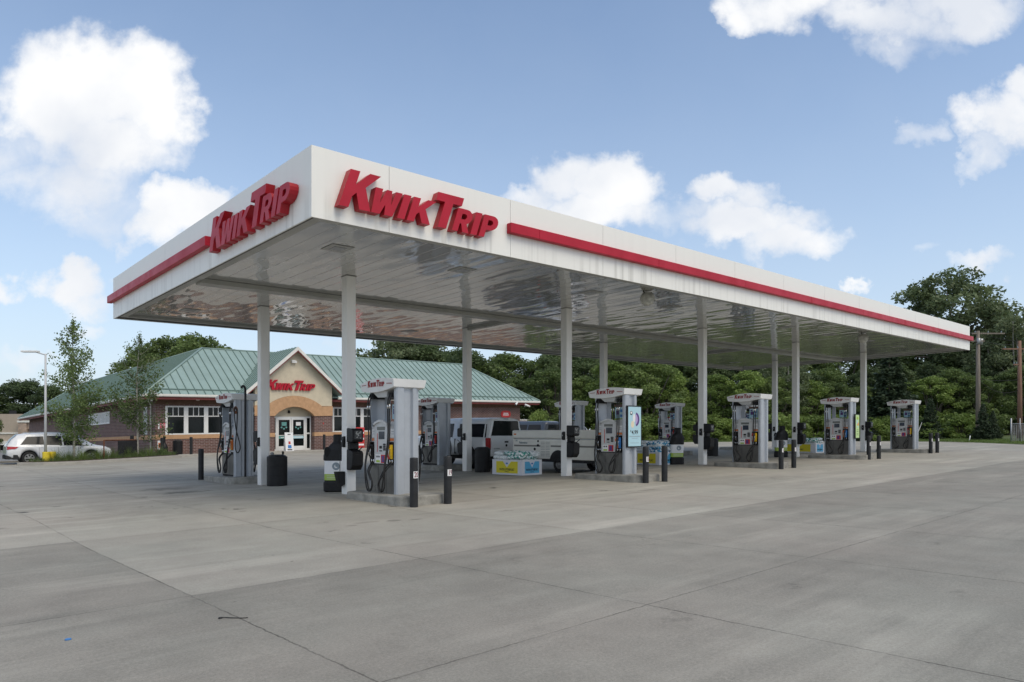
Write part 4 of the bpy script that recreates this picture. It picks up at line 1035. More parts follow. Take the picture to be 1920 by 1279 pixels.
# ------------------------------------------------------------------ shop
SF = .6                                       # floor level over the sloping site
shop = thing('convenience_shop', 'single-storey brown brick shop with green metal hip roof and gabled entrance', 'shop', (13, 46, T(13, 46) + SF))
def B(mb, name, mats, par=None, bevel=0, shade=None):
    o = mb.build(name, mats, shop, site=SF, bevel=bevel)
    if par is not None: o.parent = par          # parent parts sit at the shop's own origin
    return o
A0, A1, Y0, Y1 = 13.0, 42.9, 46.0, 89.5
E0, E1, F0, F1, ZE = 12.15, 44.55, 45.15, 90.3, 3.62    # eaves
IN_ = 4.95; RH = 3.45
def shop_build():
    # walls: front with window openings, side
    mb = MB()
    wins = [(13.62, 14.68), (14.82, 15.88), (16.02, 17.08), (24.75, 25.8), (25.94, 27.0), (27.14, 28.2)]
    wz0, wz1 = 1.19, 2.92
    xs = [A0]; 
    def wall_front(x0, x1):
        mb.box(x0, x1, Y0, Y0 + .25, 0, .93)
        mb.box(x0, x1, Y0 - .0, Y0 + .25, 1.19, 3.05)
    segs = [(A0, wins[0][0])] + [(wins[i][1], wins[i + 1][0]) for i in (0, 1)] + [(wins[2][1], 18.6), (23.8, wins[3][0])] + [(wins[i][1], wins[i + 1][0]) for i in (3, 4)] + [(wins[5][1], A1)]
    for x0, x1 in segs: mb.box(x0, x1, Y0, Y0 + .25, 1.19, 3.05)
    for x0, x1 in wins: mb.box(x0, x1, Y0, Y0 + .25, 2.95, 3.05)
    mb.box(A0, 18.6, Y0, Y0 + .25, -.4, .93); mb.box(23.8, A1, Y0, Y0 + .25, -.4, .93)
    mb.box(A0, A0 + .25, Y0 + .251, Y1, -.4, .93); mb.box(A0, A0 + .25, Y0 + .251, Y1, 1.19, 3.05)
    mb.box(A1 - .25, A1, Y0 + .251, Y1, -.4, 3.05); mb.box(A0, A1, Y1 + .001, Y1 + .25, -.4, 3.05)
    B(mb, 'brick_wall', M_brick)
    mb = MB()
    mb.box(A0 - .03, 18.6, Y0 - .03, Y0 + .2, .931, 1.189); mb.box(23.9, A1 + .03, Y0 - .03, Y0 + .2, .931, 1.189); mb.box(A0 - .03, A0 + .2, Y0 + .201, Y1, .931, 1.189)
    B(mb, 'stone_band', M_tan, bevel=.008)
    mb = MB(); mb.box(A0 - .02, A1 + .02, Y0 - .02, Y0 + .3, 3.051, 3.42); mb.box(A0 - .02, A0 + .3, Y0 + .301, Y1, 3.051, 3.42)
    mb.box(E0 + .1, E1 - .1, F0 + .1, Y0 - .021, 3.40, 3.43); mb.box(E0 + .1, A0 - .021, Y0, F1 - .1, 3.40, 3.43); mb.box(A1 + .021, E1 - .1, Y0, F1 - .1, 3.40, 3.43)
    B(mb, 'soffit', M_brown)
    mb = MB(); mb.box(E0 + .02, E1 - .02, F0 + .05, F0 + .098, 3.30, 3.452); mb.box(E0 + .05, E0 + .098, F0 + .099, F1 - .1, 3.30, 3.452); mb.box(E1 - .098, E1 - .05, F0 + .099, F1 - .1, 3.30, 3.452)
    B(mb, 'red_fascia', M_reds)
    mb = MB()
    gp = [(0, 0), (.10, 0), (.13, .05), (.13, .16), (0, .16)]
    mb.prism(gp, (E0, F0 + .05, 3.455), (0, -1, 0), (0, 0, 1), (17.75 - E0, 0, 0)); mb.prism(gp, (24.65, F0 + .05, 3.455), (0, -1, 0), (0, 0, 1), (E1 - 24.65, 0, 0))
    mb.prism(gp, (E0 + .02, F0 + .06, 3.455), (-1, 0, 0), (0, 0, 1), (0, F1 - F0 - .1, 0))
    B(mb, 'gutter', M_trim, bevel=.006)
    # roof planes as slabs, seams as standing ribs
    z0, z1 = ZE, ZE + RH; th = .06
    O = [(E0, F0), (E1, F0), (E1, F1), (E0, F1)]; I = [(E0 + IN_, F0 + IN_), (E1 - IN_, F0 + IN_), (E1 - IN_, F1 - IN_), (E0 + IN_, F1 - IN_)]
    vs = [(x, y, z0) for x, y in O] + [(x, y, z1) for x, y in I] + [(x, y, z0 - th) for x, y in O] + [(x, y, z1 - .3) for x, y in I]
    fs = [(i, (i + 1) % 4, 4 + (i + 1) % 4, 4 + i) for i in range(4)] + [(4, 5, 6, 7), (0, 8, 9, 1), (1, 9, 10, 2), (2, 10, 11, 3), (3, 11, 8, 0), (8, 11, 10, 9)]
    roof = B(MB().add(vs, fs), 'roof', M_roof)
    mb = MB(); w = .016; hh = .05
    def rib(p, q): # p low, q high
        p, q = Vector(p), Vector(q); d = (q - p).normalized(); sd = d.cross(Vector((0, 0, 1))).normalized() * w; up = sd.cross(d).normalized() * hh
        if up.z < 0: up = -up
        mb.hexa([p - sd, p + sd, q + sd, q - sd, p - sd + up, p + sd + up, q + sd + up, q - sd + up])
    n = int((E1 - E0) / .5)
    for k in range(1, n):
        x = E0 + .5 * k; r = min(1, (x - E0) / IN_, (E1 - x) / IN_)
        if abs(x - 21.2) < 3.4: 
            continue
        rib((x, F0, z0), (x, F0 + IN_ * r, z0 + RH * r))
    for k in range(1, n):
        x = E0 + .5 * k
        if abs(x - 21.2) < 3.4:
            fr = .02 + (1 - abs(x - 21.2) / 3.45) * .93
            rib((x, F0 + IN_ * fr, z0 + RH * fr), (x, F0 + IN_, z0 + RH))
    n = int((F1 - F0) / .5)
    for k in range(1, n):
        y = F0 + .5 * k; r = min(1, (y - F0) / IN_, (F1 - y) / IN_)
        rib((E0, y, z0), (E0 + IN_ * r, y, z0 + RH * r))
    # snow rail
    for r in (.075,): mb.box(E0 + .4, 17.9, F0 + IN_ * r, F0 + IN_ * r + .03, z0 + RH * r + .03, z0 + RH * r + .10); mb.box(24.5, E1 - .4, F0 + IN_ * r, F0 + IN_ * r + .03, z0 + RH * r + .03, z0 + RH * r + .10)
    mb.box(E0 + IN_ * .075, E0 + IN_ * .075 + .03, F0 + .5, F1 - .5, z0 + RH * .075 + .03, z0 + RH * .075 + .1)
    B(mb, 'seam', M_roofs, roof)
    mb = MB()
    for (p, q) in ((O[0], I[0]), (O[1], I[1]), (O[3], I[3])):
        mb.tube([(p[0], p[1], z0 + .03), (q[0], q[1], z1 + .04)], .07, 6)
    mb.tube([(I[0][0], I[0][1], z1 + .03), (I[1][0], I[1][1], z1 + .03)], .05, 6); mb.tube([(I[0][0], I[0][1], z1 + .03), (I[3][0], I[3][1], z1 + .03)], .05, 6)
    B(mb, 'ridge_cap', M_roof, roof)
    # gabled porch
    cx_, hw, yf, ye, za = 21.2, 3.45, 44.6, 44.15, 6.82
    sl = (za - 3.80) / hw; yb = 49.9
    mb = MB()
    for s in (-1, 1):
        A = Vector((cx_, ye, za)); Bp = Vector((cx_ + s * hw, ye, 3.80)); A2 = Vector((cx_, yb, za)); B2 = Vector((cx_ + s * hw, F0 + .3, 3.80)); dz = Vector((0, 0, -.1))
        v = [A, Bp, B2, A2]; mb.hexa([p + dz for p in v] + v)
    gr = B(mb, 'gable_roof', M_roof)
    mb = MB()
    def rib2(s, y):
        f1 = 1.0; yl = y
        zz = 3.80; 
        p = Vector((cx_ + s * hw, y, 3.80)); q = Vector((cx_, y, za))
        # clip by the valley: the main roof rises behind
        if y > F0 + .3:
            r = (y - F0) / IN_ * RH + ZE; t_ = (r - 3.80) / (za - 3.80); p = p.lerp(q, max(0, min(1, t_)))
            if t_ >= 1: return
        d = (q - p).normalized(); sd = Vector((0, w, 0)); up = Vector((-d.z * (1 if d.x > 0 else -1), 0, abs(d.x))) * hh
        mb.hexa([p - sd, p + sd, q + sd, q - sd, p - sd + up, p + sd + up, q + sd + up, q - sd + up])
    y = ye + .35
    while y < yb: rib2(-1, y); rib2(1, y); y += .45
    B(mb, 'seam', M_roofs, gr)
    mb = MB(); mr_ = MB()
    for s in (-1, 1):
        for (m_, o0, o1, yy, nm) in ((mb, .02, -.22, ye - .03, 0), (mr_, -.221, -.31, ye + .0, 1)):
            A = Vector((cx_, yy, za + o0)); Bp = Vector((cx_ + s * (hw + .02), yy, 3.80 + o0)); C_ = Vector((cx_ + s * (hw + .02), yy, 3.80 + o1)); D_ = Vector((cx_, yy, za + o1)); n_ = Vector((0, .06, 0))
            m_.hexa([A, Bp, C_, D_, A + n_, Bp + n_, C_ + n_, D_ + n_])
    B(mb, 'white_bargeboard', M_trim); B(mr_, 'red_trim', M_reds)
    # porch face: stucco gable over an arched opening
    def arc(hw_, z0_, rise_, n_=18): return [(cx_ - hw_ + 2 * hw_ * k / n_, z0_ + rise_ * (1 - ((2 * k / n_) - 1) ** 2) ** .5 if False else z0_ + rise_ * math.sin(math.pi * k / n_) ** .75) for k in range(n_ + 1)]
    def arcc(hw_, z0_, rise_, n_=18):
        Rr = (hw_ ** 2 + rise_ ** 2) / (2 * rise_); zc = z0_ + rise_ - Rr; th_ = math.asin(min(1, hw_ / Rr))
        return [(cx_ + Rr * math.sin(-th_ + 2 * th_ * k / n_), zc + Rr * math.cos(-th_ + 2 * th_ * k / n_)) for k in range(n_ + 1)]
    outer = arcc(1.95, 2.95, .68); inner = arcc(1.40, 2.28, .62)
    mb = MB(); n_ = 18
    def strip(mbx, lo, hi, y0_, y1_):
        k = len(lo)
        for i in range(k - 1):
            q = [(lo[i][0], y0_, lo[i][1]), (lo[i + 1][0], y0_, lo[i + 1][1]), (lo[i + 1][0], y1_, lo[i + 1][1]), (lo[i][0], y1_, lo[i][1]), (hi[i][0], y0_, hi[i][1]), (hi[i + 1][0], y0_, hi[i + 1][1]), (hi[i + 1][0], y1_, hi[i + 1][1]), (hi[i][0], y1_, hi[i][1])]
            mbx.hexa(q)
    pl = 18.5; pr = 23.9
    gl = [(x, za - .12 - abs(x - cx_) * sl) for x, z in outer]
    strip(mb, outer, gl, yf, yf + .25)
    mb.hexa([(pl, yf, 2.97), (outer[0][0], yf, 2.97), (outer[0][0], yf + .25, 2.97), (pl, yf + .25, 2.97), (pl, yf, za - .12 - (cx_ - pl) * sl), (outer[0][0], yf, gl[0][1]), (outer[0][0], yf + .25, gl[0][1]), (pl, yf + .25, za - .12 - (cx_ - pl) * sl)])
    mb.hexa([(outer[-1][0], yf, 2.97), (pr, yf, 2.97), (pr, yf + .25, 2.97), (outer[-1][0], yf + .25, 2.97), (outer[-1][0], yf, gl[-1][1]), (pr, yf, za - .12 - (pr - cx_) * sl), (pr, yf + .25, za - .12 - (pr - cx_) * sl), (outer[-1][0], yf + .25, gl[-1][1])])
    B(mb, 'stucco_gable', M_stucco)
    mb = MB(); inn = inner
    lo = inner; hi = arcc(1.95, 2.94, .68)
    strip(mb, lo, hi, yf - .05, yf + .24)
    mb.hexa([(pl - .04, yf - .05, 2.30), (lo[0][0], yf - .05, 2.28), (lo[0][0], yf + .24, 2.28), (pl - .04, yf + .24, 2.30), (pl - .04, yf - .05, 2.96), (hi[0][0], yf - .05, 2.94), (hi[0][0], yf + .24, 2.94), (pl - .04, yf + .24, 2.96)])
    mb.hexa([(lo[-1][0], yf - .05, 2.28), (pr + .04, yf - .05, 2.30), (pr + .04, yf + .24, 2.30), (lo[-1][0], yf + .24, 2.28), (hi[-1][0], yf - .05, 2.94), (pr + .04, yf - .05, 2.96), (pr + .04, yf + .24, 2.96), (hi[-1][0], yf + .24, 2.94)])
    B(mb, 'stone_arch', M_tan, bevel=.006)
    for xa, xb in ((22.58, pr + .03), (pl - .03, 19.82)): B(MB().box(xa, xb, yf - .03, yf + .27, .931, 1.189), 'stone_band', M_tan, bevel=.006)
    for xa, xb, xc, xd in ((22.6, 23.9, 22.6, 22.84), (18.5, 19.8, 19.56, 19.8)):
        xs_ = xa if xa < 20 else xb - .25
        mb = MB(); mb.box(xa, xb, yf, yf + .25, -.3, 2.295); mb.box(xc, xd, yf + .251, 45.35, -.3, 2.27); mb.box(xs_, xs_ + .25, yf + .251, 45.998, -.3, 2.295); B(mb, 'brick_pier', M_brick)
        B(MB().box(xs_ - .01, xs_ + .26, yf + .252, 45.96, 2.297, 2.955), 'stone_side_band', M_tan); B(MB().box(xs_, xs_ + .25, yf + .252, 45.98, 2.957, 3.75), 'stucco_side', M_stucco)
    mb = MB(); mb.box(19.56, 22.84, 45.2, 45.3, 2.271, 3.0); B(mb, 'tympanum', M_stucco)
    mb = MB(); mb.lathe([(0, 0), (.09, 0), (.07, .16), (0, .2)], 8).xf(Matrix.Translation((21.05, 45.17, 2.5))); B(mb, 'wall_lantern', M_blk)
    for i, mbq in enumerate(lettering((19.2, yf - .004, 3.98), (1, 0, 0), (0, 0, 1), (0, -1, 0), 3.45, .66, .13)):
        mbq.m = [0 if q == 0 else 1 for q in mbq.m]
        if i == 0:
            hold = bpy.data.objects.new('gable_lettering', None); COL.objects.link(hold); hold.parent = shop
        o = mbq.build('letter', [M_red, M_redD], shop, site=SF); o.parent = hold
    mb = MB(); mb.box(20.95, 21.2, yf - .12, yf - .002, 5.88, 5.98); mb.hexa([(20.9, yf - .2, 5.78), (21.25, yf - .2, 5.78), (21.25, yf - .08, 5.80), (20.9, yf - .08, 5.80), (20.9, yf - .22, 5.9), (21.25, yf - .22, 5.9), (21.25, yf - .1, 5.95), (20.9, yf - .1, 5.95)])
    B(mb, 'flood_light', M_white)
    # doors
    yd_ = 45.12
    mb = MB(); fr = .07
    for x0, x1 in ((19.80, 19.86), (20.10, 20.2), (22.2, 22.3), (22.53, 22.6)): mb.box(x0, x1, yd_, yd_ + .09, 0, 2.27)
    mb.box(19.861, 22.529, yd_ + .002, yd_ + .088, 2.17, 2.265); mb.box(19.861, 20.099, yd_ + .002, yd_ + .08, 0, .12); mb.box(22.301, 22.529, yd_ + .002, yd_ + .08, 0, .12); mb.box(19.861, 20.099, yd_ + .002, yd_ + .08, 1.08, 1.18); mb.box(22.301, 22.529, yd_ + .002, yd_ + .08, 1.08, 1.18)
    df = B(mb, 'entrance_frame', M_white, bevel=.004)
    mb = MB(); mb.box(19.861, 20.099, yd_ + .03, yd_ + .04, .121, 1.079); mb.box(19.861, 20.099, yd_ + .03, yd_ + .04, 1.181, 2.169); mb.box(22.301, 22.529, yd_ + .03, yd_ + .04, .121, 1.079); mb.box(22.301, 22.529, yd_ + .03, yd_ + .04, 1.181, 2.169)
    B(mb, 'side_light', M_glass, df)
    for (x0, x1, hs) in ((20.205, 21.19, 1), (21.21, 22.195, 0)):
        mb = MB(); mb.box(x0, x0 + .11, yd_ + .005, yd_ + .06, .01, 2.16); mb.box(x1 - .11, x1, yd_ + .005, yd_ + .06, .01, 2.16); mb.box(x0 + .111, x1 - .111, yd_ + .006, yd_ + .059, .01, .30); mb.box(x0 + .111, x1 - .111, yd_ + .006, yd_ + .059, 2.05, 2.16); mb.box(x0 + .111, x1 - .111, yd_ + .01, yd_ + .055, 1.0, 1.04)
        d = B(mb, 'door', M_white, bevel=.004)
        g = MB(); g.box(x0 + .111, x1 - .111, yd_ + .03, yd_ + .04, .301, 2.049); B(g, 'door_glass', M_glass, d)
        hx = x1 - .05 if hs else x0 + .05
        h_ = MB(); h_.tube([(hx, yd_, 1.25), (hx, yd_ - .06, 1.25), (hx, yd_ - .06, .98), (hx, yd_, .98)], .014, 8); B(h_, 'door_handle', M_chrome, d)
        s = MB(); c = (x0 + x1) / 2
        s.box(c - .17, c + .17, yd_ + .024, yd_ + .029, 1.66, 1.90, 0 if hs else 4)
        for k, (dx, dz, mm) in enumerate(((-.17, 1.55, 2), (.15, 1.55, 3), (-.01, 1.46, 1))): s.lathe([(0, 0), (.062, 0), (.062, .004), (0, .004)], 14).xf(Matrix.Translation((c + dx, yd_ + .027, dz)) @ Matrix.Rotation(math.pi / 2, 4, 'X'), len(s.v) - 14 * 2 * 3)
        s.m = s.m[:1 * 6] + [q for q in s.m[6:]]
        s.box(x0 + .12, x1 - .12, yd_ + .023, yd_ + .029, .80, .97, 1 if not hs else 0)
        s.box(x0 + .25, x1 - .2, yd_ + .018, yd_ + .0225, .86, .90, 4)
        B(s, 'door_sticker', [mat('teal_label', (.12, .32, .3), .5), M_lblue, M_ylg, M_lbl, M_lbl], d)
    # windows
    for (x0, x1) in wins:
        mb = MB(); y0_ = Y0 - .03; y1_ = Y0 + .1; t_ = .06
        mb.box(x0 - .07, x0 + t_, y0_, y1_, wz0, wz1 + .03); mb.box(x1 - t_, x1 + .07, y0_, y1_, wz0, wz1 + .03)
        mb.box(x0 + t_ + .001, x1 - t_ - .001, y0_ + .003, y1_, wz0, wz0 + .08); mb.box(x0 + t_ + .001, x1 - t_ - .001, y0_ + .003, y1_, wz1 - .05, wz1 + .03); mb.box(x0 + t_ + .001, x1 - t_ - .001, y0_ + .003, y1_, 2.29, 2.35)
        wd = (x1 - x0 - 2 * t_) / 3
        for k in (1, 2): mb.box(x0 + t_ + wd * k - .02, x0 + t_ + wd * k + .02, y0_ + .02, y1_, 2.351, wz1 - .051)
        f = B(mb, 'window', M_white, bevel=.004)
        g = MB(); g.box(x0 + t_, x1 - t_, Y0 + .04, Y0 + .05, wz0 + .08, wz1 - .05); B(g, 'window_glass', M_glass, f)
        g = MB()
        for k in range(int((x1 - x0 - .14) / .06)): g.box(x0 + .08 + .06 * k, x0 + .115 + .06 * k, Y0 + .12, Y0 + .13, 1.3, 1.62 + .1 * ((k * 7) % 3))
        B(g, 'shelf_goods', mat('dim_goods', (.05, .045, .04), .8, var=.6, vs=8), f)
    # side wall: high window strip, door, conduit, downpipe
    x = A0
    mb = MB(); mb.box(x - .05, x + .02, 56.6, 62.8, 2.15, 3.02); f = B(mb, 'strip_window', M_white, bevel=.005)
    for k in range(5): g = MB(); g.box(x - .055, x - .0505, 56.75 + 1.2 * k, 57.75 + 1.2 * k, 2.27, 2.92); B(g, 'window_glass', mat('grey_window_glass', (.07, .085, .095), .15, spec=.3), f)
    mb = MB(); mb.box(x - .05, x + .02, 66.3, 68.6, -.1, 2.5); f = B(mb, 'side_door', mat('pale_grey_door', (.5, .52, .55), .5), bevel=.01); g = MB(); g.box(x - .056, x - .0505, 67.0, 67.9, 1.0, 2.1); B(g, 'door_glass', M_glass, f)
    mb = MB(); mb.box(x - .04, x + .02, 47.6, 48.3, 1.25, 2.95); f = B(mb, 'narrow_window', M_white, bevel=.005); g = MB(); g.box(x - .046, x - .0405, 47.68, 48.22, 1.33, 2.87); B(g, 'window_glass', mat('grey_window_glass', (.07, .085, .095), .15, spec=.3), f)
    mb = MB(); mb.tube([(x - .06, 46.7, 0), (x - .06, 46.7, 3.1), (x - .5, 46.1, 3.4)], .055, 8); B(mb, 'downpipe', M_trim)
    # signs by the corner
    mb = MB(); mb.box(13.14, 13.22, Y0 - .02, Y0 - .002, 1.55, 2.0, 1); mb.box(13.25, 13.55, Y0 - .02, Y0 - .002, 1.62, 1.9, 0); mb.box(13.28, 13.52, Y0 - .024, Y0 - .0205, 1.66, 1.68, 1); mb.box(13.28, 13.52, Y0 - .024, Y0 - .0205, 1.74, 1.76, 1); mb.box(13.28, 13.52, Y0 - .024, Y0 - .0205, 1.82, 1.84, 1)
    B(mb, 'wall_notice', [mat('pinkish_red_notice', (.62, .12, .15), .5), M_lbl])
    mb = MB(); mb.box(13.1, 13.35, Y0 - .1, Y0 - .002, .3, .85, 0); mb.box(13.13, 13.32, Y0 - .105, Y0 - .1005, .42, .72, 1); mb.box(13.16, 13.22, Y0 - .109, Y0 - .1055, .45, .66, 2)
    B(mb, 'leaflet_box', [M_lbl, M_orange, M_ink], bevel=.01)
    mb = MB(); poly = [(41.2 + .55 * math.copysign(abs(math.cos(k)) ** .6, math.cos(k)), 2.5 + .3 * math.copysign(abs(math.sin(k)) ** .7, math.sin(k))) for k in [2 * math.pi * i / 20 for i in range(20)]]
    mb.prism(poly, (0, Y0 - .002, 0), (1, 0, 0), (0, 0, 1), (0, -.05, 0), 0)
    for z, w_ in ((2.56, .28), (2.42, .33)):
        for k in range(8): mb.box(41.2 - w_ + w_ * .25 * k, 41.2 - w_ + w_ * .25 * k + w_ * .17, Y0 - .056, Y0 - .0525, z - .045, z + .05, 1)
    B(mb, 'red_oval_sign', [M_redl, M_whtink])
    mb = MB(); mb.box(23.22, 23.28, yf - .02, yf - .002, 1.72, 1.84, 0); B(mb, 'alarm_box', M_redl)
    # eave lamps and cameras, part of the building's fittings
    for (x, y, z) in ((12.4, 45.6, 3.2), (15.2, 45.5, 3.28)):
        mb = MB(); mb.box(x, x + .3 if x < 13 else x + .16, y - .15, y + .1, z, z + .17 if x < 13 else z + .12); B(mb, 'eave_lamp', M_white, bevel=.02)
shop_build()
mb = MB(); t = thing('low_brick_enclosure', 'low brick wall stub with pale cap at the right end of the shop', 'wall', (43.0, 46.4, T(43, 46.4) + .5))
mb.box(.05, 2.9, 0, .25, 0, 2.05, 0); mb.build('wall', M_brick, t); MB().box(0, 2.95, -.03, .28, 2.051, 2.16).build('coping', M_trim, t)

def sec_cam(name_label, loc, aim, kind):
    t = thing('security_camera', name_label, 'camera', loc)
    d = Vector(aim).normalized()
    if kind == 'box':
        o = Vector((0, 0, 0)); MB().cyl(o, o + d * .5, .085, .075, 10).build('housing', M_white, t)
        MB().cyl(o + d * .501, o + d * .52, .07, .07, 10).build('lens', M_ink, t)
        MB().tube([(0, 0, .0) + 0 * d if False else d * .15, d * .15 + Vector((0, .25, -.12))], .03, 6).build('bracket', M_white, t)
    else:
        MB().lathe([(.02, 0), (.14, -.02), (.2, -.12), (.21, -.22), (.16, -.33), (.06, -.39), (0, -.4)], 20).build('globe', mat('grimy_white', (.5, .5, .45), .5, var=.4, vs=9), t)
        MB().tube(curve([(-.2, 0, 0), (-.1, -.02, -.06), (.1, -.04, -.05), (.2, -.06, -.14), (.26, -.06, -.24)], 4), .018, 6).build('cable', mat('dirty_cable', (.05, .05, .035), .8), t)
    return t
sec_cam('white bullet camera on the left corner of the shop eaves', (12.75, 45.0, T(12.7, 45) + SF + 3.62), (-1, -.6, .35), 'box')
sec_cam('white bullet camera at the right end of the shop eaves', (41.6, 44.95, T(41.6, 45) + SF + 3.45), (-.9, -.5, -.5), 'box')
sec_cam('lower white camera at the right end of the shop eaves', (42.5, 44.95, T(42.5, 45) + SF + 3.3), (.9, -.5, -.4), 'box')
sec_cam('grimy round white fixture hanging under the canopy above the third bay', (16.6, 12.45, T(16.6, 12.45) + ZS - .01), (0, 0, -1), 'globe')
sec_cam('grimy round white fixture hanging beside the fifth front column', (31.9, 12.5, T(31.9, 12.5) + ZS - .01), (0, 0, -1), 'globe')
# A-board and red rack in front of the shop
t = thing('pavement_sign', 'narrow white pavement sign with figure print before the shop doors', 'sign', (20.45, 43.9, T(20.4, 43.9) + .6))
MB().hexa([(-.28, -.16, 0), (.28, -.16, 0), (.28, -.13, 0), (-.28, -.13, 0), (-.28, .0, 1.2), (.28, .0, 1.2), (.28, .03, 1.2), (-.28, .03, 1.2)]).build('front_board', M_lbl, t)
MB().hexa([(-.28, .16, 0), (.28, .16, 0), (.28, .19, 0), (-.28, .19, 0), (-.28, .031, 1.2), (.28, .031, 1.2), (.28, .05, 1.2), (-.28, .05, 1.2)]).build('rear_board', M_lbl, t)
m = MB()
def q(x0, x1, z0, z1, mm): 
    f = lambda z: -.166 + .16 * z / 1.2
    m.hexa([(x0, f(z0) - .004, z0), (x1, f(z0) - .004, z0), (x1, f(z0) - .001, z0), (x0, f(z0) - .001, z0), (x0, f(z1) - .004, z1), (x1, f(z1) - .004, z1), (x1, f(z1) - .001, z1), (x0, f(z1) - .001, z1)], mm)
q(-.12, .12, .18, .38, 1); q(-.07, .07, .45, .62, 2); q(-.16, .16, .05, .12, 0); q(-.1, .1, 1.05, 1.1, 0)
m.build('print', [M_ink, M_blue, M_redl], t)
t = thing('red_rack', 'red and white display rack before the shop windows right of the entrance', 'rack', (26.3, 45.3, T(26.3, 45.3) + .6))
mb = MB(); mb.box(-.45, .45, -.2, .2, 0, 1.5, 0); mb.build('cage', M_redl, t, bevel=.02)
mb = MB()
for k in range(3): mb.box(-.4, .4, -.206, -.2015, .2 + .42 * k, .32 + .42 * k)
mb.build('label', M_lbl, t)

